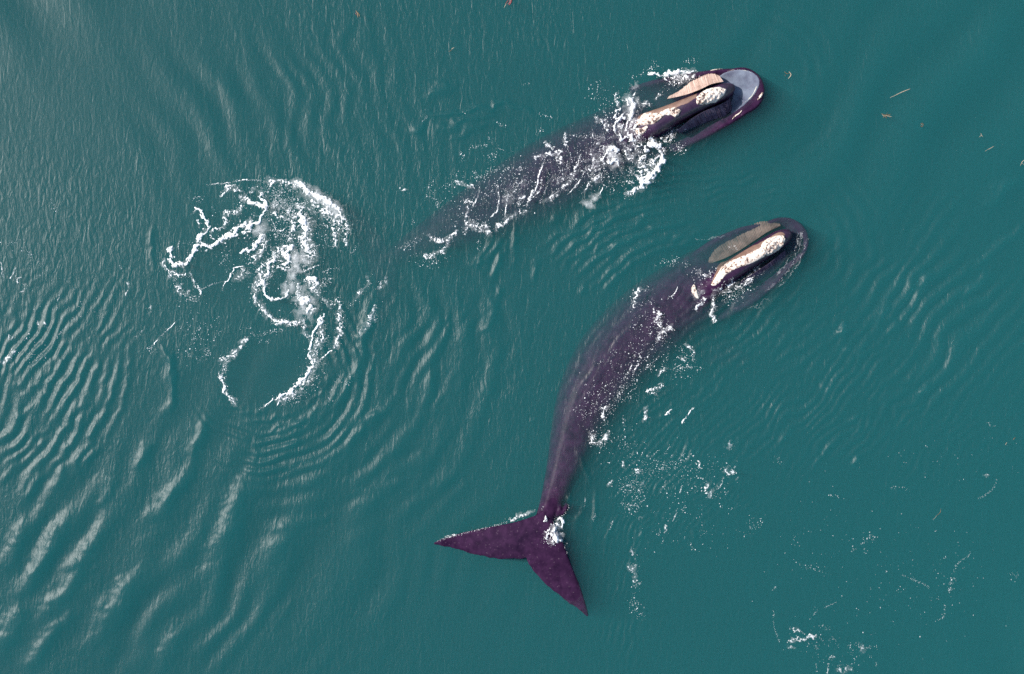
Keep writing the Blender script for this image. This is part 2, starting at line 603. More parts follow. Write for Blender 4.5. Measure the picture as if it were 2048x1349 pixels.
B1 = lambda p: crop(1100, 80, 4.088, p)
for pts, a, s in (
        ([(1170, 850), (1140, 900), (1090, 945)], .045, 2.6), ([(1330, 780), (1280, 850), (1230, 900)], .035, 3),
        ([(760, 240), (830, 200), (930, 215)], .03, 2.6), ([(420, 1210), (400, 1290), (340, 1349)], .05, 4),
        ([(600, 1250), (480, 1270), (420, 1250)], .04, 4)):
    ridge(B1(pts), a, s, 0.3)
train(1400, 365, 170, 40, 8, 17, .045, 41)
# fine ripples right of the tail and over the open water on the right
A3 = lambda p: crop(1050, 800, 3.854, p)
for pts, a, s in (
        ([(400, 380), (460, 520), (505, 660)], .05, 4), ([(545, 690), (530, 780), (540, 880), (510, 1010)], .055, 4),
        ([(460, 780), (430, 880), (390, 1000), (410, 1110)], .055, 6), ([(690, 910), (650, 1010), (600, 1190)], .04, 2.4),
        ([(530, 1030), (520, 1160)], .045, 5), ([(345, 730), (330, 800)], .05, 4), ([(900, 1000), (890, 1080)], .045, 5),
        ([(1310, 1010), (1290, 1080)], .03, 4)):
    ridge(A3(pts), a * 1.3, s, 0.6)
train(1250, 1090, 45, 90, 74, 10, .018, 51)
train(1275, 1010, 60, 45, 52, 9, .020, 52)
train(1350, 940, 130, 110, 48, 12, .026, 53)
train(1240, 1230, 40, 110, 80, 13, .018, 54)
train(1690, 800, 260, 130, 50, 18, .026, 55)
train(1560, 690, 130, 90, 42, 22, .034, 56)
train(1850, 620, 190, 170, 50, 30, .042, 57)
train(1480, 590, 110, 110, 40, 20, .042, 58)
B9 = lambda p: crop(1548, 350, 3.854, p)
for pts, a, s in (
        ([(1900, 20), (1760, 110), (1690, 190), (1640, 270)], .06, 12), ([(1930, 400), (1740, 520), (1640, 630), (1570, 720)], .06, 6),
        ([(1650, 760), (1560, 850), (1440, 1000)], .05, 6), ([(1180, 710), (1100, 830), (1050, 920)], .055, 6),
        ([(890, 950), (840, 1060), (780, 1180)], .06, 6), ([(570, 1150), (480, 1230)], .05, 6), ([(960, 1110), (900, 1250)], .04, 6)):
    ridge(B9(pts), a * 1.7, s * 1.15)
B10 = lambda p: crop(1548, 650, 3.854, p)
for pts, a, s in (
        ([(645, 700), (590, 750)], .05, 3.5), ([(670, 780), (620, 850)], .05, 3.5), ([(645, 990), (605, 1080)], .06, 3),
        ([(550, 0), (480, 70)], .05, 6), ([(740, 180), (640, 260)], .045, 5), ([(500, 430), (390, 510)], .045, 6),
        ([(580, 180), (500, 240)], .04, 6), ([(120, 820), (20, 920)], .04, 5), ([(1180, 460), (1090, 560)], .04, 5),
        ([(500, 860), (380, 990), (260, 1110)], .035, 3)):
    ridge(B10(pts), a * 1.6, s * 1.1)
# broad swell and gusts
train(230, 200, 330, 260, 128, 120, .030, 61)
train(480, 230, 240, 170, 115, 85, .022, 62)
train(1780, 190, 330, 230, 47, 130, .060, 63)
train(1560, 120, 160, 160, 52, 95, .035, 71)
train(560, 1080, 420, 300, 58, 100, .045, 64)
far_mask = np.exp(-np.clip(np.hypot(XX / 17.0, YY / 11.5) - 1.1, 0, None) ** 2 / 0.05)
HGT += (0.05 * np.sin(XX * 1.7 + YY * 1.1 + 3 * fnoise(PXX, PYY, 400, 9, 2)) * (1 - far_mask)).astype(np.float32)

# weak crests between the strong ones
train(170, 1130, 260, 230, 57, 62, .045, 66)
train(420, 1230, 260, 160, 60, 58, .035, 67)
train(700, 1000, 260, 230, 62, 70, .035, 68)
train(880, 720, 160, 150, 60, 34, .022, 69)
train(700, 180, 260, 170, 100, 40, .014, 70)
# how ruffled the surface is: slick footprints and lee water are calm
RIP = 0.70 + 0.9 * (fnoise(PXX, PYY, 150, 91, 3) - 0.5)


def calm(px, py, rx, ry, to):
    global RIP
    g = np.exp(-(((PXX - px) / rx) ** 2 + ((PYY - py) / ry) ** 2) ** 1.5)
    RIP = RIP * (1 - g) + to * g


calm(1620, 1180, 620, 330, 0.45)
calm(140, 90, 480, 330, 0.26)
calm(1800, 300, 420, 330, 0.40)
calm(1350, 650, 300, 240, 0.8)
calm(1140, 360, 260, 130, 0.9)
calm(1420, 200, 170, 110, 0.15)
calm(1500, 520, 160, 120, 0.15)
calm(980, 1150, 260, 200, 0.45)
calm(535, 745, 92, 68, 0.15)
calm(470, 560, 110, 70, 0.25)
calm(430, 430, 110, 60, 0.4)
RIP = np.clip(RIP, 0.08, 1.3)
# water lies flatter over the flukes and the rostra
for cx, cy_, rx, ry in ((1060, 1090, 130, 80), (1130, 1150, 80, 110), (1400, 205, 150, 75), (1500, 520, 110, 80)):
    g = np.exp(-(((PXX - cx) / rx) ** 2 + ((PYY - cy_) / ry) ** 2) ** 2)
    HGT *= (1 - 0.75 * g)


def sea_height(px, py):
    """height of the finished sea surface at photograph pixels"""
    x = (np.asarray(px, float) - 1024) / PXM
    y = (674.5 - np.asarray(py, float)) / PXM
    i = np.clip(np.searchsorted(GX, x) - 1, 0, len(GX) - 2)
    j = np.clip(np.searchsorted(GY, y) - 1, 0, len(GY) - 2)
    fx = np.clip((x - GX[i]) / (GX[i + 1] - GX[i]), 0, 1)
    fy = np.clip((y - GY[j]) / (GY[j + 1] - GY[j]), 0, 1)
    return ((HGT[j, i] * (1 - fx) + HGT[j, i + 1] * fx) * (1 - fy)
            + (HGT[j + 1, i] * (1 - fx) + HGT[j + 1, i + 1] * fx) * fy)


def build_sea():
    ny, nx = XX.shape
    V = np.stack([XX, YY, HGT], -1).reshape(-1, 3)
    idx = np.arange(nx * ny).reshape(ny, nx)
    F = np.stack([idx[:-1, :-1], idx[:-1, 1:], idx[1:, 1:], idx[1:, :-1]], -1).reshape(-1, 4)
    n0 = len(V)
    D = -30.0
    x0, x1, y0, y1 = GX[0], GX[-1], GY[0], GY[-1]
    V = np.vstack([V, [(x0, y0, D), (x1, y0, D), (x1, y1, D), (x0, y1, D)]])
    o = array_mesh('water', V, F, M_WATER)
    me = o.data
    at = me.attributes.new('ripple', 'FLOAT', 'POINT')
    r = np.r_[RIP.ravel(), np.zeros(4)].astype(np.float32)
    at.data.foreach_set('value', r)
    bm = bmesh.new()
    bm.from_mesh(me)
    bm.verts.ensure_lookup_table()
    c = [bm.verts[n0 + k] for k in range(4)]
    v = bm.verts
    sides = [([v[i] for i in idx[0, :]], c[1], c[0]), ([v[i] for i in idx[:, -1]], c[2], c[1]),
             ([v[i] for i in idx[-1, ::-1]], c[3], c[2]), ([v[i] for i in idx[::-1, 0]], c[0], c[3])]
    for row, a, b in sides:
        bm.faces.new(list(reversed(row)) + [b, a])
    bm.faces.new([c[3], c[2], c[1], c[0]])
    bm.to_mesh(me)
    bm.free()
    tag(o, 'teal green sea water with diagonal ripples and calm slicks', 'water', kind='structure')
    bed = new_mesh('seabed', [(x0 + 1, y0 + 1, D + 1), (x1 - 1, y0 + 1, D + 1), (x1 - 1, y1 - 1, D + 1), (x0 + 1, y1 - 1, D + 1)],
                   [(0, 1, 2, 3)], M_BED)
    tag(bed, 'dark sea bed far below the water', 'sea bed', kind='structure')


build_sea()


# ------------------------------------------------------------------ the whales
class Solid:
    def __init__(self):
        self.v = []
        self.f = []

    def grid(self, rows, close_u=True):
        """rows of rings -> a closed tube with caps"""
        n = len(rows[0])
        b = len(self.v)
        for r in rows:
            self.v.extend(r)
        for i in range(len(rows) - 1):
            for j in range(n):
                k = (j + 1) % n
                self.f.append((b + i * n + j, b + i * n + k, b + (i + 1) * n + k, b + (i + 1) * n + j))
        self.f.append(tuple(b + j for j in reversed(range(n))))
        self.f.append(tuple(b + (len(rows) - 1) * n + j for j in range(n)))

    def trunk(self, stations, n=56, segs=28, top=2.2, roll=None):
        """stations: px, py, ridge height, half width (px), half height (m)"""
        s = smooth_line(stations, n)
        rows = []
        for i in range(n):
            a = s[max(0, i - 1)]
            b = s[min(n - 1, i + 1)]
            tx, ty = b[0] - a[0], -(b[1] - a[1])
            l = math.hypot(tx, ty) or 1
            nx, ny = -ty / l, tx / l
            px, py, rz, hw, hh = s[i]
            zc = rz - hh
            c = P(px, py, rz)
            ring_ = []
            for k in range(segs):
                t = 2 * math.pi * k / segs
                ct, st = math.cos(t), math.sin(t)
                e = 2.0 / top
                w = hw / PXM * math.copysign(abs(ct) ** e, ct)
                h = hh * math.copysign(abs(st) ** e, st)
                ring_.append(Vector((c.x + nx * w, c.y + ny * w, zc + h)))
            rows.append(ring_)
        self.grid(rows)

    def blade(self, lead, trail, z_root, z_tip, t_root, t_tip, n=60, m=16, sag=0.0):
        """a fluke or flipper between a leading and a trailing edge line, both running root to tip"""
        A = smooth_line(lead, n)
        B = smooth_line(trail, n)
        k_ = np.arange(n) * 1.0
        B[:, 1] += (vnoise(k_, k_ * 0, 3.0, int(abs(trail[0][0]))) - 0.5) * 4.5
        B[:, 0] += (vnoise(k_, k_ * 0, 4.0, int(abs(trail[0][1]))) - 0.5) * 3.0
        rows = []
        for i in range(n):
            u = i / (n - 1)
            z = z_root * (1 - u) + z_tip * u + sag * math.sin(math.pi * u)
            th = t_root * (1 - u) + t_tip * u
            top, bot = [], []
            for j in range(m + 1):
                v = j / m
                px = A[i, 0] * (1 - v) + B[i, 0] * v
                py = A[i, 1] * (1 - v) + B[i, 1] * v
                prof = (4 * v * (1 - v)) ** 0.45 * (1.0 - 0.35 * v)
                top.append(P(px, py, z + th * prof))
                bot.append(P(px, py, z - th * (0.35 + prof)))
            rows.append(top + bot[::-1])
        self.grid(rows)

    def jaw(self, o, ang, length, halfw, rim, floor, keel, n=52, m=36, skew=0.0):
        """bowl-shaped lower jaw: o pixel origin, ang in degrees, length and half width in pixels"""
        a = math.radians(ang)
        ux, uy = math.cos(a), -math.sin(a)
        vx, vy = -math.sin(a), -math.cos(a)
        rows = []
        for i in range(n):
            s = i / (n - 1)
            s2 = math.sin(s * math.pi / 2)
            u = length * s2
            q = (u / length)
            w = float(np.interp(q, [x for x, _ in halfw], [y for _, y in halfw])) if q < halfw[-1][0] else \
                halfw[-1][1] * math.sqrt(max(0.0, 1 - ((q - halfw[-1][0]) / (1 - halfw[-1][0])) ** 2))
            w = max(w, 0.8)
            rz = float(np.interp(q, [x for x, _ in rim], [y for _, y in rim]))
            fl = float(np.interp(q, [x for x, _ in floor], [y for _, y in floor]))
            kz = float(np.interp(q, [x for x, _ in keel], [y for _, y in keel]))
            top, bot = [], []
            for j in range(m + 1):
                t = -1 + 2 * j / m
                t = math.sin(t * math.pi / 2)
                at = abs(t)
                inner = 0.90
                if at < inner:
                    z = fl + (rz - fl) * (at / inner) ** 2.4
                else:
                    z = rz - 0.10 * ((at - inner) / (1 - inner)) ** 2
                edge = min(1.0, (1 - q) / 0.10)
                z = z * edge + (rz - 0.02) * (1 - edge) if q > 0.90 else z
                px = o[0] + ux * u + vx * t * w + skew * t * q
                py = o[1] + uy * u + vy * t * w
                top.append(P(px, py, z))
                zb = rz - 0.12 + (kz - rz) * math.sqrt(max(0.0, 1 - t * t))
                bot.append(P(px, py, min(zb, z - 0.09)))
            rows.append(top + bot[::-1])
        self.grid(rows)

    def finish(self, name, material, voxel, parent, smooth_it=10):
        me = bpy.data.meshes.new('raw')
        me.from_pydata([tuple(v) for v in self.v], [], self.f)
        bm = bmesh.new()
        bm.from_mesh(me)
        bmesh.ops.recalc_face_normals(bm, faces=bm.faces)
        bm.to_mesh(me)
        bm.free()
        tmp = bpy.data.objects.new('raw', me)
        COL.objects.link(tmp)
        r = tmp.modifiers.new('r', 'REMESH')
        r.mode = 'VOXEL'
        r.voxel_size = voxel
        sm = tmp.modifiers.new('s', 'SMOOTH')
        sm.factor = 0.5
        sm.iterations = smooth_it
        dg = bpy.context.evaluated_depsgraph_get()
        res = bpy.data.meshes.new_from_object(tmp.evaluated_get(dg))
        bpy.data.objects.remove(tmp)
        bpy.data.meshes.remove(me)
        res.name = name
        res.polygons.foreach_set('use_smooth', [True] * len(res.polygons))
        res.materials.clear()
        res.materials.append(material)
        o = bpy.data.objects.new(name, res)
        COL.objects.link(o)
        o.parent = parent
        return o


def inside(px, py, poly):
    x, y = np.asarray(px), np.asarray(py)
    r = np.zeros(x.shape, bool)
    n = len(poly)
    for i in range(n):
        x0, y0 = poly[i]
        x1, y1 = poly[(i + 1) % n]
        if y0 == y1:
            continue
        c = ((y0 > y) != (y1 > y)) & (x < (x1 - x0) * (y - y0) / (y1 - y0) + x0)
        r ^= c
    return r


def drape(name, poly, body, material, parent, thick, rough, step=1.0, ragged=3.0, lobes=0.0, seed=1, lift=0.0):
    """a raised patch that follows the body's skin: poly in pixels, thick and rough in metres"""
    loop = smooth_line(list(poly) + [poly[0]], 90)
    me = body.data
    co = [v.co.copy() for v in me.vertices]
    bvh = BVHTree.FromPolygons(co, [tuple(p.vertices) for p in me.polygons])
    x0, y0 = loop.min(0) - 4
    x1, y1 = loop.max(0) + 4
    xs = np.arange(x0, x1, step)
    ys = np.arange(y0, y1, step)
    X, Y = np.meshgrid(xs, ys)
    wx = X + (fnoise(X, Y, 9, seed, 2) - 0.5) * ragged * 2
    wy = Y + (fnoise(X, Y, 9, seed + 40, 2) - 0.5) * ragged * 2
    ins = inside(wx, wy, loop.tolist())
    d, _ = polyline_distance(wx, wy, loop)
    bumpy = fnoise(X, Y, 6.5, seed + 3, 2)
    if lobes:
        ins &= bumpy > lobes
    hh = thick * np.clip(d / 3.5, 0, 1) ** 0.5 + rough * (bumpy - 0.3) * np.clip(d / 3, 0, 1)
    keep = np.zeros(X.shape, bool)
    Z = np.zeros(X.shape)
    for j, i in zip(*np.nonzero(ins)):
        wp = P(X[j, i], Y[j, i], 0.3)
        hit = bvh.ray_cast(Vector((wp.x, wp.y, 6)), Vector((0, 0, -1)))
        if hit[0] is not None:
            keep[j, i] = True
            Z[j, i] = hit[0].z
    cells = keep[:-1, :-1] & keep[1:, :-1] & keep[:-1, 1:] & keep[1:, 1:]
    if not cells.any():
        return None
    used = np.zeros(X.shape, bool)
    for a, b in ((0, 0), (1, 0), (0, 1), (1, 1)):
        used[a:a + cells.shape[0], b:b + cells.shape[1]] |= cells
    ids = -np.ones(X.shape, int)
    ids[used] = np.arange(used.sum())
    full = np.zeros(X.shape, bool)
    full[1:-1, 1:-1] = cells[:-1, :-1] & cells[1:, :-1] & cells[:-1, 1:] & cells[1:, 1:]
    hz = np.where(full, np.maximum(hh, 0.006) + lift, -0.015)
    V = []
    for j, i in zip(*np.nonzero(used)):
        wp = P(X[j, i], Y[j, i], 0.3)
        V.append((wp.x, wp.y, Z[j, i] + hz[j, i]))
    cj, ci = np.nonzero(cells)
    F = np.stack([ids[cj, ci], ids[cj + 1, ci], ids[cj + 1, ci + 1], ids[cj, ci + 1]], -1)
    return array_mesh(name, np.array(V), F, material, parent)


def baleen_rack(inner, outer, zi, zo, parent, material=None, n=110, m=12, bow=0.05, amp=0.013):
    """a rack of hanging plates between the rostrum and the lip; plate edges show as fine ridges"""
    A = smooth_line(inner, n)
    B = smooth_line(outer, n)
    ZI = np.interp(np.linspace(0, 1, n), np.linspace(0, 1, len(zi)), zi)
    ZO = np.interp(np.linspace(0, 1, n), np.linspace(0, 1, len(zo)), zo)
    top, bot = [], []
    for i in range(n):
        w = amp if i % 2 else -amp
        w += random.uniform(-amp, amp) * 0.6
        fr_ = random.uniform(-0.05, 0.06)
        for j in range(m + 1):
            v = j / m
            vv = v * (1 + fr_)
            px = A[i, 0] * (1 - vv) + B[i, 0] * vv
            py = A[i, 1] * (1 - vv) + B[i, 1] * vv
            z = ZI[i] * (1 - v) + ZO[i] * v + bow * math.sin(math.pi * v)
            top.append(P(px, py, z + w))
            bot.append(P(px, py, z - 0.09 + w))
    V = top + bot
    o = len(top)
    F = []
    q = m + 1
    for i in range(n - 1):
        for j in range(m):
            a, b, c, d = i * q + j, i * q + j + 1, (i + 1) * q + j + 1, (i + 1) * q + j
            F.append((a, b, c, d))
            F.append((o + d, o + c, o + b, o + a))
        for j in (0, m):
            a, b = i * q + j, (i + 1) * q + j
            F.append((a, b, o + b, o + a))
    for i in (0, n - 1):
        for j in range(m):
            a, b = i * q + j, i * q + j + 1
            F.append((a, b, o + b, o + a))
    ob = new_mesh('baleen', V, F, material or M_BALEEN_SUNLIT, parent, smooth=False)
    return ob


def whale_root(px, py, label):
    e = bpy.data.objects.new('right_whale', None)
    e.empty_display_size = 0.5
    COL.objects.link(e)
    tag(e, label, 'whale', 'feeding right whales')
    return e


# ---- the whale lower in the picture: whole back and raised flukes in view
wl = whale_root(1425, 575, 'dark whale curving down to raised broad tail flukes, head nearly awash')
s = Solid()
s.trunk([(1480, 530, -0.60, 50, 0.7), (1440, 556, -0.30, 74, 1.0), (1390, 590, -0.12, 80, 1.2), (1337, 628, -0.09, 85, 1.35),
         (1288, 670, -0.10, 87, 1.4), (1238, 722, -0.09, 84, 1.35), (1198, 778, -0.08, 75, 1.15), (1169, 833, -0.08, 62, 0.95),
         (1148, 885, -0.09, 48, 0.75), (1131, 935, -0.08, 37, 0.6), (1115, 980, -0.03, 29, 0.5), (1100, 1018, 0.06, 22, 0.36),
         (1086, 1050, 0.12, 19, 0.24), (1072, 1080, 0.14, 17, 0.18), (1058, 1104, 0.10, 9, 0.12)], n=80)
s.blade([(1092, 1020), (1074, 1029), (1050, 1038), (1020, 1046), (976, 1054), (927, 1064), (888, 1076), (866, 1086)],
        [(1066, 1108), (1053, 1115), (1040, 1119), (1020, 1120), (992, 1119), (955, 1112), (905, 1098), (867, 1088)],
        0.07, 0.05, 0.11, 0.04, sag=0.05)
s.blade([(1098, 1024), (1112, 1052), (1126, 1083), (1134, 1103), (1146, 1136), (1160, 1170), (1170, 1200), (1178, 1230)],
        [(1050, 1104), (1054, 1120), (1060, 1133), (1072, 1150), (1096, 1174), (1129, 1200), (1160, 1224), (1176, 1235)],
        0.07, -0.10, 0.11, 0.04, sag=0.03)
s.jaw((1403, 582), 30.5, 242, [(0, 74), (0.3, 79), (0.55, 70), (0.75, 53)],
      [(0, -0.6), (0.3, -0.36), (0.6, -0.22), (0.85, -0.15), (1, -0.18)],
      [(0, -0.8), (0.3, -0.6), (0.7, -0.45), (0.9, -0.3), (1, -0.2)], [(0, -2.2), (0.5, -1.8), (0.85, -1.1), (1, -0.5)])
s.trunk([(1372, 614, -0.30, 40, 0.5), (1400, 595, -0.08, 34, 0.6), (1428, 572, 0.10, 26, 0.7), (1455, 551, 0.26, 22, 0.75), (1490, 526, 0.36, 21, 0.70),
         (1525, 503, 0.40, 20, 0.6), (1553, 484, 0.40, 19, 0.5), (1572, 472, 0.34, 16, 0.4), (1584, 465, 0.20, 8, 0.24)], n=40, top=2.5)
s.blade([(1395, 640), (1430, 665), (1470, 690), (1500, 712)], [(1345, 668), (1380, 705), (1425, 730), (1490, 722)],
        -1.3, -1.8, 0.16, 0.06)
s.trunk([(1119, 1008, -0.06, 3, 0.2), (1121, 1015, 0.05, 5, 0.25), (1118, 1027, 0.05, 6, 0.25), (1113, 1036, -0.06, 3, 0.2)], n=12, segs=14)
s.trunk([(1135, 1008, -0.06, 3, 0.2), (1133, 1016, 0.05, 5, 0.25), (1127, 1026, 0.05, 5, 0.25), (1120, 1034, -0.06, 3, 0.2)], n=12, segs=14)
body_l = s.finish('body', M_SKIN, 0.036, wl)
B2s = 4.498
drape('bonnet_callosity', B2([(1205, 520), (1230, 440), (1300, 385), (1390, 362), (1440, 385), (1430, 450), (1370, 510), (1290, 550), (1225, 550)]),
      body_l, M_CALL, wl, 0.05, 0.16, 0.7, 2.2, seed=4)
drape('rostrum_callosity', B2([(775, 805), (830, 715), (900, 620), (1000, 570), (1110, 525), (1215, 470), (1290, 450), (1270, 545), (1130, 625), (1020, 660), (920, 720), (850, 800), (800, 820)]),
      body_l, M_CALL, wl, 0.02, 0.025, 0.8, 1.0, seed=8)  # pale band to the bonnet: callosity, with sun sheen painted in
drape('rostrum_sun_strip', B2([(770, 800), (890, 600), (1090, 490), (1270, 390), (1380, 330), (1440, 350), (1400, 400), (1230, 500), (1010, 610), (860, 760)]),
      body_l, M_TAN, wl, 0.008, 0.004, 0.8, 1.5, seed=31)  # tan strip on the sunward half: sun sheen painted over the skin
drape('chin_callosity', B2([(1335, 100), (1420, 120), (1480, 105), (1530, 140), (1500, 165), (1420, 150), (1345, 130)]),
      body_l, M_CALL, wl, 0.05, 0.06, 0.8, 3, lobes=0.42, seed=12)
drape('brow_callosity', B2([(610, 830), (640, 800), (665, 850), (690, 920), (660, 930), (620, 880)]),
      body_l, M_CALL, wl, 0.06, 0.06, 0.8, 2.5, seed=13)
baleen_rack(B2([(760, 620), (900, 570), (1030, 500), (1160, 415), (1290, 330), (1400, 280)]),
            B2([(745, 590), (830, 470), (950, 385), (1090, 305), (1230, 240), (1390, 258)]), [-.42, -.28, -.20, -.16, -.12, -.10], [-.50, -.46, -.42, -.36, -.28, -.18], wl, M_BALEEN_OLIVE, amp=0.004)
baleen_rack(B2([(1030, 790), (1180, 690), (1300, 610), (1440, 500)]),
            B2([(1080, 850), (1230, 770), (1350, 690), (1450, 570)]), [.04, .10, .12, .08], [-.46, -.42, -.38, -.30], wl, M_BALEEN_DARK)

# ---- the whale higher in the picture: mouth open, body sinking away behind
wu = whale_root(1290, 250, 'open-mouthed whale with speckled pale snout patch, sunken back trailing foam')
s = Solid()
s.trunk([(1362, 222, -0.65, 48, 0.7), (1322, 244, -0.42, 68, 0.9), (1278, 268, -0.20, 82, 1.15), (1225, 294, -0.17, 88, 1.35),
         (1160, 324, -0.18, 90, 1.4), (1090, 358, -0.22, 86, 1.35), (1020, 394, -0.34, 76, 1.15), (950, 430, -0.46, 62, 0.9),
         (885, 462, -0.66, 46, 0.7), (830, 490, -0.95, 32, 0.5), (785, 515, -1.25, 24, 0.35), (752, 533, -1.45, 18, 0.2), (735, 542, -1.5, 10, .12)], n=80)
s.blade([(790, 508), (770, 480), (745, 450), (715, 425), (695, 415)], [(745, 545), (730, 520), (715, 490), (700, 450), (693, 418)],
        -1.45, -1.75, 0.10, 0.04)
s.blade([(795, 520), (800, 555), (795, 590), (780, 625), (765, 645)], [(745, 535), (748, 560), (752, 590), (755, 625), (763, 648)],
        -1.45, -1.75, 0.10, 0.04)
s.jaw((1282, 249), 18.5, 258, [(0, 78), (0.25, 76), (0.5, 66), (0.7, 56), (0.82, 47)],
      [(0, -0.5), (0.25, -0.18), (0.45, -0.02), (0.65, 0.04), (0.85, 0.06), (1, 0.03)],
      [(0, -0.8), (0.3, -0.55), (0.6, -0.24), (0.8, -0.10), (0.92, -0.05), (1, -0.02)], [(0, -2.2), (0.5, -1.9), (0.85, -1.2), (1, -0.5)])
s.trunk([(1228, 282, -0.45, 46, 0.4), (1252, 270, -0.12, 38, 0.6), (1280, 257, 0.20, 31, 0.8), (1310, 243, 0.46, 28, 0.9), (1345, 226, 0.60, 23, 0.85),
         (1385, 208, 0.68, 20, 0.75), (1420, 193, 0.62, 19, 0.65), (1447, 181, 0.48, 18, 0.5), (1462, 175, 0.32, 13, 0.34), (1470, 172, 0.18, 6, 0.2)], n=44, top=2.6)
s.blade([(1270, 215), (1240, 175), (1205, 145), (1165, 128)], [(1215, 235), (1195, 205), (1175, 165), (1158, 132)],
        -1.8, -2.3, 0.16, 0.06)
body_u = s.finish('body', M_SKIN, 0.036, wu)
H4 = lambda p: crop(1360, 110, 10.22, p)
drape('mouth_lining', H4([(790, 410), (960, 310), (1200, 262), (1440, 280), (1580, 345), (1668, 460), (1660, 610), (1570, 780), (1420, 950), (1240, 1090), (1085, 1170), (1060, 960), (1100, 850), (1130, 680), (1060, 590), (900, 560)]),
      body_u, M_MOUTH, wu, 0.012, 0.0, 1.0, 0.4, seed=3)
drape('lip_edge', H4([(1640, 540), (1600, 680), (1520, 800), (1400, 920), (1250, 1040), (1150, 1100), (1140, 1085), (1270, 1000), (1400, 880), (1520, 740), (1600, 590)]),
      body_u, M_PALE, wu, 0.022, 0.01, 0.6, 1.6, seed=41)
drape('lip_edge', H4([(980, 292), (1150, 272), (1380, 282), (1530, 345), (1525, 362), (1370, 300), (1150, 290), (990, 305)]),
      body_u, M_PALE, wu, 0.022, 0.01, 0.6, 1.6, seed=42)
drape('bonnet_callosity', H4([(280, 990), (300, 900), (400, 800), (520, 710), (640, 680), (780, 680), (910, 715), (930, 760), (860, 880), (760, 970), (620, 1020), (500, 1060), (400, 1080), (310, 1060)]),
      body_u, M_CALL, wu, 0.05, 0.16, 0.7, 1.8, seed=5)
H2 = lambda p: crop(1180, 110, 8.533, p)
drape('rostrum_sun_strip', H2([(760, 1180), (900, 950), (1150, 880), (1400, 800), (1650, 720), (1840, 640), (1800, 760), (1700, 850), (1560, 900), (1400, 960), (1200, 1010), (1000, 1090), (860, 1200)]),
      body_u, M_TAN, wu, 0.008, 0.004, 0.8, 2.0, seed=32)  # sunlit flank of the snout, painted as a tan strip
drape('rostrum_callosity', H2([(780, 1190), (860, 1050), (960, 960), (1150, 1010), (1330, 920), (1500, 950), (1520, 1030), (1430, 1080), (1320, 1060), (1220, 1100), (1110, 1190), (950, 1200), (850, 1210)]),
      body_u, M_CALL, wu, 0.03, 0.06, 0.8, 3, seed=6)
drape('blowhole_ridge', H2([(770, 1230), (860, 1220), (960, 1215), (990, 1250), (930, 1320), (900, 1340), (800, 1320)]),
      body_u, M_CALL, wu, 0.04, 0.05, 0.8, 3, seed=9)
for k, (nm, pl, sd, lb) in enumerate((
        ('lip_callosity', H4([(650, 270), (760, 225), (930, 215), (940, 235), (800, 270), (660, 300)]), 21, 0),
        ('lip_callosity', H4([(1070, 1300), (1180, 1180), (1330, 1075), (1340, 1090), (1250, 1180), (1100, 1300)]), 22, 0),
        ('chin_callosity', H4([(1140, 120), (1230, 130), (1350, 110), (1460, 110), (1500, 160), (1380, 160), (1250, 160), (1150, 155)]), 23, 0.36),
        ('chin_callosity', H4([(1740, 690), (1755, 740), (1700, 850), (1620, 900), (1640, 820)]), 24, 0.40))):
    drape(nm, pl, body_u, M_CALL, wu, 0.05, 0.05, 0.7, 1.2, lobes=lb, seed=sd)
baleen_rack(H4([(-260, 900), (-60, 860), (200, 790), (450, 690), (640, 600), (885, 548)]),
            H4([(-230, 850), (-20, 740), (220, 560), (460, 440), (640, 385), (800, 425)]), [.30, .42, .50, .50, .46, .36], [.02, .08, .12, .14, .16, .20], wu)
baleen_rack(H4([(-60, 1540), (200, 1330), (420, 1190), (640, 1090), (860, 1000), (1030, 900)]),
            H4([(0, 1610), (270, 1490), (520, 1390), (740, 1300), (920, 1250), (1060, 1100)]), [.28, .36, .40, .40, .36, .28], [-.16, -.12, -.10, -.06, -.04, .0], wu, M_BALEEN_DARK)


# ------------------------------------------------------------------ sea foam
BODIES = []
for b in (body_l, body_u):
    BODIES.append(BVHTree.FromPolygons([v.co.copy() for v in b.data.vertices], [tuple(p.vertices) for p in b.data.polygons]))


def float_height(px, py, check):
    z = np.array(sea_height(px, py), float)
    if check:
        for i in range(len(z)):
            x, y = world_xy(px[i], py[i])
            for t in BODIES:
                h = t.ray_cast(Vector((x, y, 5)), Vector((0, 0, -1)))
                if h[0] is not None and h[0].z > z[i]:
                    z[i] = h[0].z
    return z


def blur(a, r):
    for _ in range(2):
        for ax in (0, 1):
            c = np.cumsum(np.pad(a, [(r + 1, r) if k == ax else (0, 0) for k in (0, 1)], mode='edge'), axis=ax, dtype=np.float64)
            n = a.shape[ax]
            hi = np.take(c, range(2 * r + 1, 2 * r + 1 + n), axis=ax)
            lo = np.take(c, range(0, n), axis=ax)
            a = ((hi - lo) / (2 * r + 1)).astype(np.float32)
    return a


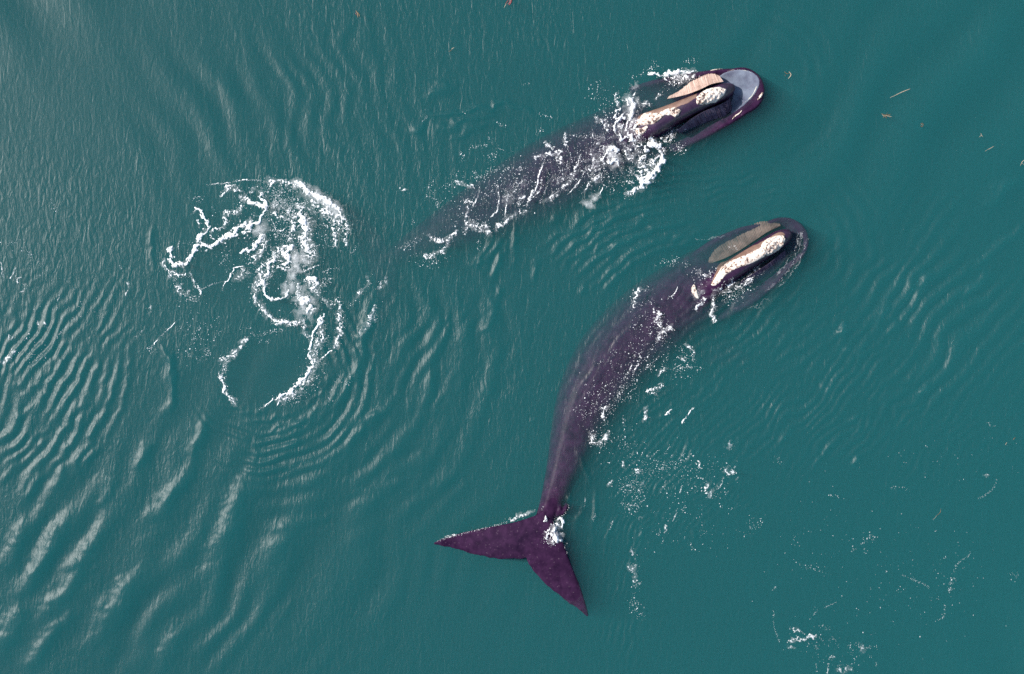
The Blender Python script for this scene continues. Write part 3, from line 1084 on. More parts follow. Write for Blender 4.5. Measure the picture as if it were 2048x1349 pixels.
def foam_and_glints(label, strokes, hmax=0.05, check=False, seed=1, step=0.6, fleck=0.9, sheet=1.0):
    """strokes: kind, half width in pixels, density, points in pixels.  S thick, L lace, N thin line, D flecks of foam and white sun glints, M fine spray"""
    rng = np.random.default_rng(seed)
    allp = np.array([p for st in strokes for p in st[3]])
    pad = 30
    x0, y0 = allp.min(0) - pad
    x1, y1 = allp.max(0) + pad
    xs = np.arange(x0, x1, step)
    ys = np.arange(y0, y1, step)
    X, Y = np.meshgrid(xs.astype(np.float32), ys.astype(np.float32))
    wx = X + (fnoise(X, Y, 13, seed + 1, 3) - 0.5) * 12 + (fnoise(X, Y, 4.5, seed + 51, 2) - 0.5) * 7
    wy = Y + (fnoise(X, Y, 13, seed + 2, 3) - 0.5) * 12 + (fnoise(X, Y, 4.5, seed + 52, 2) - 0.5) * 7
    solid = np.zeros(X.shape, np.float32)
    lace = np.zeros(X.shape, np.float32)
    veil = np.zeros(X.shape, np.float32)
    flecks = []  # small white domes: foam bubbles, and sun glints put in as white
    for kind, w, dens, pts in strokes:
        if kind == 'S':
            w *= 0.82
        if kind == 'N':
            thin = w < 1.7
            w *= 0.62
        p = smooth_line(pts, max(4, 5 * len(pts))) if len(pts) > 1 else np.array([pts[0], (pts[0][0] + 1, pts[0][1])], float)
        length = np.linalg.norm(np.diff(p, axis=0), axis=1).sum()
        if kind in 'DM':
            area = length * 2 * w + 3 * w * w
            n = int(dens * area / (15 if kind == 'D' else 11.0))
            n = max(n, 1)
            k = rng.integers(0, len(p) - 1, n)
            t = rng.random(n)[:, None]
            q = p[k] * (1 - t) + p[k + 1] * t + rng.normal(0, 0.55 * w, (n, 2))
            r = np.clip(rng.lognormal(-0.68, 0.45, n), 0.3, 1.6) if kind == 'D' else rng.uniform(0.3, 0.6, n)
            flecks.append(np.c_[q, r])
            if kind == 'D':
                continue
        pd = w * 2.4 + 12
        i0 = max(int((p[:, 0].min() - pd - x0) / step), 0)
        i1 = int((p[:, 0].max() + pd - x0) / step) + 1
        j0 = max(int((p[:, 1].min() - pd - y0) / step), 0)
        j1 = int((p[:, 1].max() + pd - y0) / step) + 1
        s_ = (slice(j0, j1), slice(i0, i1))
        if kind == 'N':
            ux, uy = X[s_] * .6 + wx[s_] * .4, Y[s_] * .6 + wy[s_] * .4
        else:
            ux, uy = wx[s_], wy[s_]
        d, t = polyline_distance(ux, uy, p)
        tp = np.clip(np.minimum(t, 1 - t) * 6 + 0.55, 0, 1)
        wob = 0.35 + 1.3 * fnoise(X[s_], Y[s_], 22, seed + 31, 2) if kind == 'S' else 1.0
        g = np.exp(-(d / (w * wob)) ** 2) * tp * dens
        if kind == 'M':
            veil[s_] = np.maximum(veil[s_], g)
        elif kind == 'L':
            lace[s_] = np.maximum(lace[s_], g)
            m = int(dens * length * w / 13)
            k = rng.integers(0, len(p) - 1, m)
            tt = rng.random(m)[:, None]
            q = p[k] * (1 - tt) + p[k + 1] * tt + rng.normal(0, 0.9 * w, (m, 2))
            flecks.append(np.c_[q, np.clip(rng.lognormal(-0.72, 0.4, m), 0.3, 1.3)])
        else:
            if kind == 'N':
                m = int(length * 0.8)
                k = rng.integers(0, len(p) - 1, m)
                tt = rng.random(m)[:, None]
                q = p[k] * (1 - tt) + p[k + 1] * tt + rng.normal(0, 0.9, (m, 2))
                flecks.append(np.c_[q, rng.uniform(0.3, 0.75, m)])
                if thin:
                    continue
                g = g * np.clip(2.1 * fnoise(X[s_], Y[s_], 16, seed + 23, 2) - 0.25, 0, 1.05)
            solid[s_] = np.maximum(solid[s_], g)
            m = int(dens * length / 16)
            k = rng.integers(0, len(p) - 1, m)
            tt = rng.random(m)[:, None]
            q = p[k] * (1 - tt) + p[k + 1] * tt + rng.normal(0, 1.2 * w + 1, (m, 2))
            flecks.append(np.c_[q, np.clip(rng.lognormal(-0.35, 0.4, m), 0.4, 1.6)])
    def sstep(a, b, v):
        t = np.clip((v - a) / (b - a), 0, 1)
        return t * t * (3 - 2 * t)

    n1 = 0.5 * fnoise(X, Y, 9, seed + 3, 2) + 0.5 * fnoise(X, Y, 3.0, seed + 13, 2)
    holes = fnoise(X, Y, 5, seed + 4, 2)
    cov = sstep(0.36, 0.66, solid * (0.10 + 1.62 * n1)) * (1 - 0.92 * sstep(0.50, 0.38, holes) * (solid < 0.94))
    r1 = 1 - np.abs(2 * fnoise(wx, wy, 11, seed + 6, 2) - 1)
    r2 = 1 - np.abs(2 * fnoise(wx, wy, 6.5, seed + 7, 2) - 1)
    brk = fnoise(X, Y, 5.5, seed + 8, 2)
    net = np.maximum(sstep(0, 0.06, r1 - (1 - 0.12 * lace)), sstep(0, 0.05, r2 - (1 - 0.08 * lace)))
    net = net * sstep(0.42 + 0.35 * lace, 0.20 + 0.30 * lace, brk) * sstep(0.10, 0.5, lace)
    net = np.maximum(net, 0.9 * sstep(0.62, 0.78, lace * vnoise(X, Y, 3.0, seed + 9)))
    cov = np.maximum(cov, net)
    film = (np.maximum(0.50 * veil, 0.12 * np.clip(np.maximum(lace, solid), 0, 1)) * np.clip(2.2 * fnoise(wx, wy, 10, seed + 41, 3) - 0.55, 0, 1))
    cov = np.maximum(cov, film).astype(np.float32)
    mask = cov > 0.035
    cover = []
    V, F = [], []
    base = 0
    if mask.any():
        c = mask[:-1, :-1]
        vert = np.zeros(mask.shape, bool)
        full = np.zeros(mask.shape, bool)
        for a in (0, 1):
            for b in (0, 1):
                vert[a:mask.shape[0] - 1 + a, b:mask.shape[1] - 1 + b] |= c
        full[1:-1, 1:-1] = c[:-1, :-1] & c[1:, :-1] & c[:-1, 1:] & c[1:, 1:] if False else (
            c[:-1, :-1] & c[1:, :-1] & c[:-1, 1:] & c[1:, 1:])[:mask.shape[0] - 2, :mask.shape[1] - 2]
        ids = -np.ones(mask.shape, np.int64)
        ids[vert] = np.arange(vert.sum())
        vx, vy = X[vert], Y[vert]
        soft = blur(cov, 3)[vert]
        cover.append(cov[vert] * sheet)
        z = float_height(vx, vy, check) + np.where(full[vert], 0.010 + hmax * soft * (0.5 + n1[vert]), 0.006)
        k = (CAM_H - z) / CAM_H / PXM
        V.append(np.c_[(vx - 1024) * k, (674.5 - vy) * k, z])
        cj, ci = np.nonzero(c)
        F.append(np.stack([ids[cj, ci], ids[cj + 1, ci], ids[cj + 1, ci + 1], ids[cj, ci + 1]], -1))
        base = vert.sum()
    if flecks:
        q = np.vstack(flecks)
        n = len(q)
        z = float_height(q[:, 0], q[:, 1], check)
        k = (CAM_H - z) / CAM_H / PXM
        cx, cy0 = (q[:, 0] - 1024) * k, (674.5 - q[:, 1]) * k
        r = q[:, 2] / PXM
        rot = rng.random(n) * 6.28
        st = rng.uniform(0.65, 1.5, n)
        # a low dome: four rim corners, four shoulder corners
        vs = []
        for lvl, (sc, hz) in enumerate(((1.0, 0.002), (0.6, 0.7))):
            for a in range(4):
                th = a * math.pi / 2
                ex, ey = np.cos(th) * r * sc * st, np.sin(th) * r * sc / st
                vs.append(np.stack([cx + ex * np.cos(rot) - ey * np.sin(rot), cy0 + ex * np.sin(rot) + ey * np.cos(rot),
                                    z + 0.004 + hz * np.minimum(r, 0.02)], -1))
        vv = np.stack(vs, 1).reshape(-1, 3)
        cover.append(np.repeat(rng.uniform(0.5, 1.05, n) * fleck, 8))
        V.append(vv)
        b = base + np.arange(n)[:, None] * 8
        quad = np.array([[4, 5, 6, 7], [0, 1, 5, 4], [1, 2, 6, 5], [2, 3, 7, 6], [3, 0, 4, 7]])
        F.append((b[:, :, None] + quad[None]).reshape(-1, 4))
    o = array_mesh('foam_and_glints', np.vstack(V), np.vstack(F), M_FOAM, None)
    at = o.data.attributes.new('cover', 'FLOAT', 'POINT')
    at.data.foreach_set('value', np.concatenate(cover).astype(np.float32))
    tag(o, label, 'sea foam', kind='stuff')
    return o


def st(fn, rows):
    return [(k, w, d, fn(p)) for k, w, d, p in rows]


D1 = lambda p: crop(380, 360, 6.0235, p)
C4 = lambda p: crop(280, 330, 4.088, p)
swirl = st(D1, [
    ('S', 8, 1.0, [(0, 920), (60, 830), (110, 770), (230, 820), (330, 760), (420, 690), (520, 640), (600, 580), (680, 510), (720, 470)]),
    ('S', 5.5, 1.0, [(90, 760), (150, 650), (230, 580), (210, 540), (165, 450), (130, 390), (65, 350), (40, 390)]),
    ('S', 4, .95, [(240, 640), (330, 600), (400, 590)]), ('S', 4, .95, [(240, 660), (250, 700), (300, 730)]),
    ('S', 6, 1.0, [(640, 650), (700, 590), (750, 520), (830, 490), (880, 400), (920, 340), (900, 260), (875, 200)]),
    ('S', 5, .95, [(690, 240), (740, 280), (830, 300), (900, 300)]), ('S', 3, .9, [(110, 470), (125, 560), (115, 600)]),
    ('L', 7, .9, [(400, 590), (420, 430), (470, 400), (600, 400), (620, 270), (610, 160), (540, 100), (470, 90), (420, 150), (370, 210)]),
    ('N', 2, .9, [(370, 210), (420, 150), (460, 95)]), ('L', 6, .9, [(620, 150), (660, 210), (690, 250)]),
    ('L', 7, .9, [(690, 130), (800, 110), (850, 130), (900, 190)]), ('D', 12, .9, [(940, 120), (1080, 150), (1040, 280), (1100, 270)]),
    ('D', 22, .8, [(930, 200), (1100, 240), (1200, 340), (1130, 420)]), ('L', 20, .7, [(960, 300), (1100, 330), (1220, 400)]),
    ('L', 6, 1, [(960, 370), (1100, 440), (1200, 480), (1250, 540), (1240, 620), (1210, 740)]),
    ('N', 2, .9, [(1010, 500), (1040, 600), (1100, 615), (1150, 585)]), ('D', 16, .5, [(900, 500), (1000, 620), (1150, 700)]),
    ('S', 9, .95, [(1310, 400), (1350, 490), (1390, 540), (1380, 600), (1400, 650), (1360, 730), (1400, 800), (1460, 830)]),
    ('L', 17, 1, [(1340, 250), (1310, 400), (1400, 560), (1380, 720), (1450, 860), (1440, 1000)]),
    ('S', 5, 1, [(900, 680), (850, 680), (830, 730), (760, 800), (770, 830), (700, 860), (620, 890)]),
    ('L', 10, 1, [(880, 690), (900, 780), (860, 860), (800, 920), (760, 970), (740, 1030)]),
    ('S', 3.4, 1, [(640, 1020), (550, 1070), (490, 1170), (430, 1240), (390, 1320)]), ('L', 14, .8, [(560, 1200), (640, 1120), (720, 1080)]),
    ('S', 8, 1, [(1260, 800), (1200, 820), (1150, 900), (1190, 960), (1110, 1020)]), ('M', 18, 1, [(1250, 900), (1310, 970), (1330, 1060)]),
    ('M', 14, .7, [(860, 560), (820, 600), (780, 640)]), ('M', 9, 1, [(1220, 1060), (1240, 1130), (1210, 1220), (1160, 1320)]),
    ('L', 13, 1, [(1040, 830), (1080, 860), (1000, 960), (930, 1040), (950, 1100), (900, 1170), (860, 1230), (820, 1320)]),
    ('S', 4.5, .9, [(1190, 800), (1080, 860), (1010, 950), (930, 1040)]), ('S', 4, .9, [(960, 1100), (900, 1170), (850, 1270)]),
    ('L', 6, 1, [(840, 1030), (840, 1150), (820, 1250)]), ('L', 4, 1, [(980, 1060), (1100, 1065), (1200, 1050)]),
    ('S', 4.5, .95, [(1390, 1190), (1480, 1190), (1510, 1260), (1440, 1310)]), ('D', 6, 1, [(1540, 1290), (1600, 1230), (1700, 1200)]),
    ('N', 2, .9, [(1350, 1120), (1420, 1080), (1560, 1030)]), ('N', 1.6, .8, [(1600, 1110), (1700, 1070), (1800, 1065)]),
    ('D', 14, .5, [(420, 860), (430, 1000), (430, 1110)]), ('D', 8, .7, [(30, 200), (110, 230), (140, 270)]), ('N', 2.4, .9, [(10, 1130), (40, 1240), (60, 1290), (130, 1340)]),
    ('D', 60, .22, [(500, 700), (1000, 500), (1300, 900), (1000, 1200)]), ('D', 30, .45, [(950, 250), (1250, 350), (1350, 600), (1100, 750)])]) + st(C4, [
    ('S', 5.5, 1, [(480, 660), (430, 720), (380, 785), (320, 820), (270, 815), (225, 780)]), ('S', 9, 1, [(275, 670), (245, 715), (265, 760)]),
    ('L', 5, 1, [(185, 770), (200, 840), (280, 890), (340, 910), (400, 890)]), ('L', 9, .8, [(240, 900), (300, 960), (330, 1050), (390, 1070), (480, 1100)]),
    ('L', 3, .9, [(415, 900), (435, 970), (490, 1030), (500, 1070)]), ('N', 1.6, .8, [(500, 1020), (600, 975), (700, 950)]),
    ('N', 1.8, .8, [(320, 610), (310, 690)]), ('D', 8, .5, [(370, 660), (400, 640)]),
    ('S', 7, .95, [(1240, 150), (1290, 150), (1350, 205), (1430, 245), (1540, 310), (1620, 360)]),
    ('L', 10, 1, [(1000, 135), (1130, 145), (1270, 160), (1430, 260), (1560, 340), (1650, 420), (1690, 470)]),
    ('M', 11, .9, [(1270, 150), (1400, 230), (1560, 330), (1640, 420)]),
    ('L', 20, .95, [(1400, 300), (1560, 400), (1580, 470), (1640, 480), (1620, 560)]), ('L', 6, 1, [(1690, 470), (1690, 560), (1680, 660)]),
    ('L', 6, 1, [(1540, 520), (1590, 560), (1600, 680)]), ('N', 1.8, .85, [(1000, 128), (850, 125), (700, 150), (540, 165)]),
    ('D', 12, .5, [(1470, 500), (1500, 600), (1540, 660)]), ('D', 4, 1, [(1690, 700), (1740, 720), (1780, 650)]),
    ('S', 4, .95, [(1050, 860), (1010, 960), (1020, 1050), (1080, 1100), (1150, 1100), (1200, 1060), (1220, 980)]), ('M', 9, .8, [(1240, 850), (1240, 950), (1200, 1050)]),
    ('L', 8, 1, [(980, 850), (970, 950), (940, 1040), (960, 1130), (1050, 1230), (1110, 1280), (1250, 1295), (1340, 1270)]),
    ('N', 2.2, .95, [(1040, 1230), (1120, 1280), (1260, 1295), (1340, 1270)]),
    ('S', 11, 1, [(1345, 1070), (1345, 1140)]), ('S', 8, 1, [(1400, 1150), (1375, 1215)]), ('M', 18, 1, [(1350, 1060), (1360, 1220)]),
    ('L', 12, 1, [(1370, 930), (1430, 990), (1450, 1060)]), ('L', 6, .9, [(1300, 950), (1290, 1050), (1300, 1150)]),
    ('S', 4.5, 1, [(1490, 1220), (1475, 1290), (1440, 1345)]), ('L', 6, .9, [(1480, 1090), (1560, 1140), (1620, 1110), (1650, 1230), (1650, 1300)]),
    ('L', 5, .8, [(1870, 890), (1850, 990), (1780, 1060), (1720, 1170)]), ('L', 6, .9, [(1950, 1010), (1990, 960), (2030, 940)]), ('D', 12, .4, [(1500, 950), (1560, 900), (1480, 1010)])]) + st(B6, [
    ('S', 4.2, 1, [(1490, 110), (1470, 190), (1420, 250), (1400, 330), (1380, 400), (1370, 440), (1400, 490), (1410, 550), (1370, 600), (1320, 650), (1260, 700), (1220, 760), (1160, 790), (1080, 800)]),
    ('L', 12, .9, [(1480, 180), (1480, 300), (1430, 420), (1420, 520), (1340, 680), (1240, 780), (1130, 820)]), ('D', 14, .9, [(1490, 250), (1440, 400), (1420, 520), (1330, 690), (1220, 800)]),
    ('L', 4, .9, [(1340, 170), (1345, 280), (1385, 315)]), ('N', 2.4, 1, [(1090, 800), (1050, 850), (960, 905)]), ('N', 2, 1, [(1140, 800), (1120, 870)]),
    ('L', 6, 1, [(715, 500), (680, 580), (665, 640), (690, 720), (725, 780), (790, 850)]), ('N', 2.4, .9, [(690, 560), (668, 640), (690, 720)]),
    ('L', 7, 1, [(640, 490), (720, 470), (790, 410), (850, 340), (890, 310)]), ('D', 6, 1, [(900, 300), (980, 280), (1060, 260), (1190, 255)]), ('D', 4, .8, [(960, 345), (1080, 335)]),
    ('L', 9, 1, [(1590, 400), (1620, 290), (1640, 220), (1620, 100)]), ('S', 3, 1, [(1590, 400), (1605, 340), (1625, 290)]), ('N', 2.6, 1, [(1570, 415), (1500, 470), (1440, 520)]),
    ('D', 8, .8, [(470, 510), (560, 430), (540, 490)]), ('N', 2, 1, [(70, 405), (150, 320), (215, 255), (290, 185)]), ('D', 7, .7, [(40, 400), (110, 415)]), ('D', 5, .6, [(310, 250), (350, 205)]),
    ('D', 5, .7, [(430, 370), (440, 310), (510, 200)]), ('D', 5, .8, [(835, 230), (900, 220)]), ('L', 9, .7, [(1930, 30), (1890, 150), (1800, 280)]), ('D', 8, .35, [(1740, 600), (1700, 690), (1640, 640), (1520, 860)]),
    ('D', 10, .35, [(1500, 580), (1350, 780), (1220, 860)]), ('D', 6, .4, [(400, 450), (390, 380)]), ('D', 30, .15, [(400, 100), (600, 300), (300, 400)])])
foam_and_glints('swirl of white foam streaks and flecks round a calm round slick', swirl, 0.06, False, 3)

H3 = lambda p: crop(1180, 240, 8.533, p)
head_u = st(H2, [
    ('S', 9, 1, [(690, 740), (720, 830), (730, 950), (705, 1060), (690, 1160)]), ('M', 12, 1, [(690, 720), (730, 900), (700, 1120)]), ('S', 3.5, 1, [(590, 770), (650, 860)]),
    ('S', 3, 1, [(560, 890), (450, 960), (405, 1060), (500, 1065), (610, 1020)]), ('S', 3, 1, [(610, 1080), (500, 1100), (430, 1240), (400, 1340)]), ('N', 2, 1, [(640, 1120), (600, 1300)]),
    ('L', 4, 1, [(440, 620), (430, 720), (480, 830), (530, 880)]), ('N', 1.6, .9, [(490, 650), (510, 760)]), ('L', 5, 1, [(100, 1040), (130, 1120), (220, 1130), (270, 1220), (350, 1310)]),
    ('N', 2, 1, [(780, 640), (730, 700)]), ('N', 1.6, .9, [(800, 780), (850, 890)]), ('S', 3.5, 1, [(1010, 340), (1120, 320), (1250, 380), (1290, 440)]),
    ('S', 6, 1, [(1260, 370), (1350, 300), (1450, 310), (1560, 280), (1680, 300), (1820, 275)]), ('L', 13, 1, [(1280, 400), (1450, 390), (1600, 400), (1780, 330)]),
    ('L', 9, .9, [(1300, 450), (1450, 480), (1620, 450)]), ('M', 9, .8, [(1350, 360), (1550, 340), (1700, 310)]), ('D', 5, 1, [(1620, 120), (1740, 100), (1860, 115)]), ('D', 4, 1, [(1060, 110), (1130, 130)]),
    ('D', 6, .7, [(850, 300), (950, 290), (1140, 210), (1240, 240)]), ('L', 4, .9, [(1100, 740), (1200, 650), (1320, 590)]), ('M', 8, .5, [(740, 520), (790, 540)]),
    ('D', 8, .6, [(730, 420), (690, 380)]), ('D', 14, .4, [(130, 500), (30, 700)]), ('D', 30, .25, [(100, 900), (300, 900), (400, 1250)]), ('L', 5, .8, [(870, 880), (950, 830), (1050, 870)])]) + st(H3, [
    ('S', 6, 1, [(970, 420), (945, 530), (1000, 560)]), ('S', 9, 1, [(1050, 300), (1060, 420), (1150, 440), (1200, 470)]), ('L', 11, 1, [(1250, 340), (1330, 340), (1380, 250), (1360, 200)]), ('N', 2, 1, [(1390, 210), (1380, 300), (1340, 360)]),
    ('L', 10, 1, [(1280, 480), (1220, 560)]), ('S', 8, 1, [(1200, 530), (1250, 650), (1200, 760), (1120, 860), (1060, 960), (960, 1060), (880, 1130), (800, 1190)]), ('L', 9, 1, [(800, 1190), (700, 1235), (600, 1240)]),
    ('L', 15, 1, [(910, 600), (890, 720), (900, 880), (980, 900), (1050, 800), (1080, 650)]), ('L', 12, 1, [(960, 1050), (870, 1000), (850, 900)]), ('L', 12, .85, [(720, 830), (660, 1000), (640, 1100)]), ('L', 8, 1, [(1150, 600), (1120, 700), (1060, 850), (960, 980)]),
    ('S', 5.5, 1, [(280, 570), (340, 490), (440, 480), (500, 540)]), ('S', 6, 1, [(280, 650), (330, 700), (450, 700), (500, 770)]), ('M', 12, .9, [(330, 520), (400, 650), (470, 750)]), ('L', 12, .9, [(300, 600), (420, 600), (480, 640)]),
    ('S', 4, 1, [(500, 220), (540, 330), (620, 270), (690, 350), (655, 220)]), ('L', 20, .85, [(400, 200), (600, 150), (750, 250), (800, 400), (700, 560), (600, 640)]), ('M', 10, .6, [(680, 600), (740, 580)]), ('M', 8, .5, [(520, 370), (560, 400)]),
    ('L', 4, 1, [(1480, 160), (1560, 180), (1640, 130)]), ('D', 10, 1, [(1440, 490), (1500, 430), (1540, 540), (1630, 470)]), ('L', 28, .6, [(60, 200), (150, 450), (60, 760), (200, 1000)]), ('L', 8, .9, [(20, 1000), (130, 990), (200, 980)]),
    ('N', 1.6, 1, [(40, 740), (70, 640)]), ('N', 2, .9, [(220, 720), (240, 620), (300, 540)]), ('D', 20, .4, [(300, 900), (430, 1050), (340, 1140)]), ('S', 4, .8, [(760, 180), (800, 60), (780, 0)]), ('L', 6, .8, [(940, 180), (910, 240)])])
foam_and_glints('white breaking foam behind and beside the open-mouthed whale head', head_u, 0.10, True, 5)

back_u = st(A1, [
    ('N', 3, 1, [(975, 400), (940, 500), (920, 590), (880, 660), (850, 720)]), ('S', 3.5, 1, [(900, 610), (880, 660), (870, 690)]), ('N', 2, 1, [(960, 520), (950, 600), (890, 660)]), ('L', 5, 1, [(1215, 380), (1180, 480), (1130, 560), (1060, 620), (980, 690)]),
    ('N', 1.8, 1, [(1130, 410), (1120, 460), (1080, 480)]), ('L', 6, 1, [(1040, 350), (1090, 430)]), ('L', 5, 1, [(900, 390), (980, 370), (1090, 355)]), ('N', 2.2, 1, [(540, 580), (525, 650), (490, 720)]), ('L', 4, 1, [(500, 700), (455, 690), (450, 850), (430, 910)]),
    ('N', 2.2, 1, [(655, 560), (665, 660), (650, 750), (610, 790)]), ('N', 1.8, 1, [(730, 620), (715, 720), (710, 800)]), ('N', 1.6, .9, [(700, 640), (690, 700)]), ('N', 2, .9, [(1310, 390), (1290, 470)]), ('L', 4, 1, [(1240, 620), (1280, 560), (1350, 520)]),
    ('M', 8, .8, [(1330, 650), (1290, 690), (1250, 710)]), ('N', 1.8, .9, [(1380, 570), (1340, 650)]), ('L', 6, .9, [(825, 640), (810, 720)]), ('L', 5, .9, [(1110, 220), (1115, 330)]), ('D', 5, 1, [(1150, 240), (1280, 250), (1400, 260)]), ('L', 5, 1, [(980, 290), (1040, 330)]),
    ('D', 8, .9, [(500, 480), (520, 520), (580, 500), (620, 480), (740, 460), (860, 450)]), ('L', 6, .9, [(370, 550), (430, 560), (500, 590)]), ('D', 5, 1, [(600, 240), (610, 290), (560, 310), (480, 320)]), ('D', 6, .9, [(410, 350), (430, 420)]), ('D', 7, .8, [(590, 420), (620, 380), (690, 320)]),
    ('D', 6, .9, [(930, 220), (960, 200)]), ('D', 5, .8, [(650, 160), (720, 170)]), ('D', 4, .9, [(930, 90), (1030, 130)]), ('L', 6, 1, [(190, 910), (260, 950), (340, 930), (390, 880)]), ('L', 7, 1, [(160, 1060), (250, 1040), (330, 960)]), ('L', 9, 1, [(460, 830), (540, 860), (580, 850), (600, 920)]),
    ('L', 6, 1, [(650, 880), (740, 800), (860, 740)]), ('D', 5, 1, [(530, 950), (540, 1020)]), ('D', 8, .9, [(0, 1010), (60, 970), (130, 930)]), ('D', 9, .6, [(230, 530), (200, 650), (270, 720)]), ('L', 5, .9, [(10, 600), (40, 610)]), ('D', 5, .9, [(80, 830), (90, 810)]),
    ('D', 12, .5, [(100, 1080), (200, 1100), (300, 1060)]), ('D', 45, .30, [(350, 800), (600, 620), (1000, 500), (1300, 400)]), ('L', 22, .5, [(1000, 560), (1150, 500), (1300, 430), (1400, 380)]), ('L', 16, .6, [(700, 700), (780, 600), (850, 560)]),
    ('N', 1.6, .9, [(1000, 560), (960, 660), (940, 700)]), ('N', 1.8, .9, [(1250, 480), (1200, 560), (1130, 640)]), ('D', 14, .35, [(400, 500), (300, 600)]), ('L', 7, .8, [(1110, 580), (1040, 640), (1000, 680)])])
foam_and_glints('scattered foam flecks, sun-glint dots and threads over the sunken whale back', back_u, 0.035, True, 7)

A2 = lambda p: crop(1050, 560, 3.968, p)
head_l = st(B2, [
    ('D', 8, 1, [(310, 610), (350, 590), (420, 620), (450, 580)]), ('D', 6, 1, [(540, 600), (560, 640)]), ('L', 9, 1, [(830, 860), (900, 840), (960, 800), (1050, 810), (1120, 750), (1170, 700)]), ('N', 2, 1, [(880, 885), (960, 870)]),
    ('L', 6, 1, [(800, 870), (800, 960), (800, 1050), (770, 1080), (820, 1130)]), ('N', 1.8, 1, [(800, 900), (795, 1000), (770, 1080)]), ('L', 4, 1, [(710, 890), (710, 960), (660, 1010), (620, 1040)]), ('M', 8, .5, [(700, 850), (640, 920)]), ('L', 6, .9, [(150, 830), (90, 900), (70, 950), (95, 1010)]),
    ('D', 5, .9, [(210, 830), (180, 880)]), ('N', 1.8, 1, [(470, 830), (450, 890), (380, 940)]), ('L', 6, 1, [(290, 1020), (310, 1080), (290, 1150), (330, 1200), (350, 1240), (310, 1300)]), ('D', 7, .9, [(400, 1190), (420, 1210)]), ('D', 5, .9, [(220, 960), (240, 980)]),
    ('L', 5, .9, [(650, 690), (740, 720), (800, 690)]), ('D', 12, .6, [(600, 650), (700, 780), (830, 680)]), ('N', 1.4, .9, [(930, 480), (980, 460), (1010, 490)]), ('L', 9, .9, [(1150, 720), (1200, 650), (1240, 700)]), ('D', 9, .9, [(1060, 850), (1000, 880), (900, 920)]), ('D', 14, .5, [(900, 980), (1000, 900), (1150, 830)]),
    ('M', 1.3, .5, [(1600, 330), (1580, 440), (1500, 620), (1400, 760), (1260, 880)]), ('M', 1.0, .5, [(1570, 330), (1545, 450), (1450, 610), (1350, 720)]), ('M', 1.2, .4, [(1650, 380), (1600, 520), (1520, 680), (1400, 820)]),
    ('M', 1.2, .4, [(1560, 340), (1560, 420), (1520, 520)]), ('M', 1.0, .3, [(1290, 940), (1180, 1000), (1080, 1040)]), ('M', 1.0, .4, [(640, 405), (760, 400), (900, 360)])]) + st(A2, [
    ('L', 4, 1, [(910, 60), (880, 110), (855, 160), (880, 220)]), ('L', 7, 1, [(1040, 230), (1070, 280), (1060, 350), (1090, 420), (1140, 390), (1170, 360)]), ('N', 1.8, 1, [(1060, 480), (1090, 400)]), ('L', 3.5, 1, [(1340, 240), (1380, 200), (1390, 150)]), ('L', 4, 1, [(1270, 515), (1320, 560), (1340, 630)]),
    ('L', 4, 1, [(1220, 620), (1275, 640)]), ('L', 6, 1, [(1060, 750), (1120, 710)]), ('D', 5, .8, [(1140, 610), (1100, 680)]), ('D', 7, .9, [(1180, 710), (1300, 690), (1410, 720)]), ('L', 5, 1, [(1095, 820), (1060, 860), (970, 890), (1050, 910)]), ('N', 2, 1, [(850, 660), (840, 700), (800, 760), (780, 800)]),
    ('N', 1.8, 1, [(905, 660), (860, 740)]), ('D', 5, .9, [(690, 570), (730, 580)]), ('D', 4, .9, [(580, 660), (640, 630), (690, 670)]), ('D', 3, 1, [(620, 850), (585, 930), (570, 1000)]), ('S', 3, 1, [(640, 990), (620, 1040), (630, 1110)]), ('L', 6, 1, [(660, 1000), (600, 1030)]), ('D', 6, .8, [(700, 860), (770, 870), (710, 960), (690, 980)]),
    ('D', 6, .8, [(750, 960), (850, 930), (880, 960)]), ('N', 1.5, .9, [(890, 850), (830, 890)]), ('L', 5, 1, [(955, 1010), (955, 1060), (940, 1120)]), ('S', 2.6, 1, [(1120, 1085), (1165, 1030)]), ('N', 1.8, 1, [(1340, 1010), (1290, 1070), (1240, 1150)]), ('D', 14, .5, [(420, 1030), (460, 1080)]),
    ('L', 7, 1, [(520, 1180), (550, 1240), (520, 1280), (600, 1300), (650, 1210)]), ('D', 3, 1, [(780, 1080), (790, 1200), (790, 1300)]), ('L', 5, 1, [(910, 580), (935, 640)]), ('D', 8, .8, [(970, 710), (1020, 680)]), ('D', 34, .34, [(900, 150), (1000, 500), (700, 800), (500, 1100)]), ('D', 10, .5, [(1050, 620), (800, 850), (620, 1150), (560, 1300)]), ('D', 20, .3, [(1100, 500), (1300, 620), (1200, 760)])])
foam_and_glints('sparse bright foam flecks and sun-glint dots along the curved whale back and lip', head_l, 0.03, True, 9)

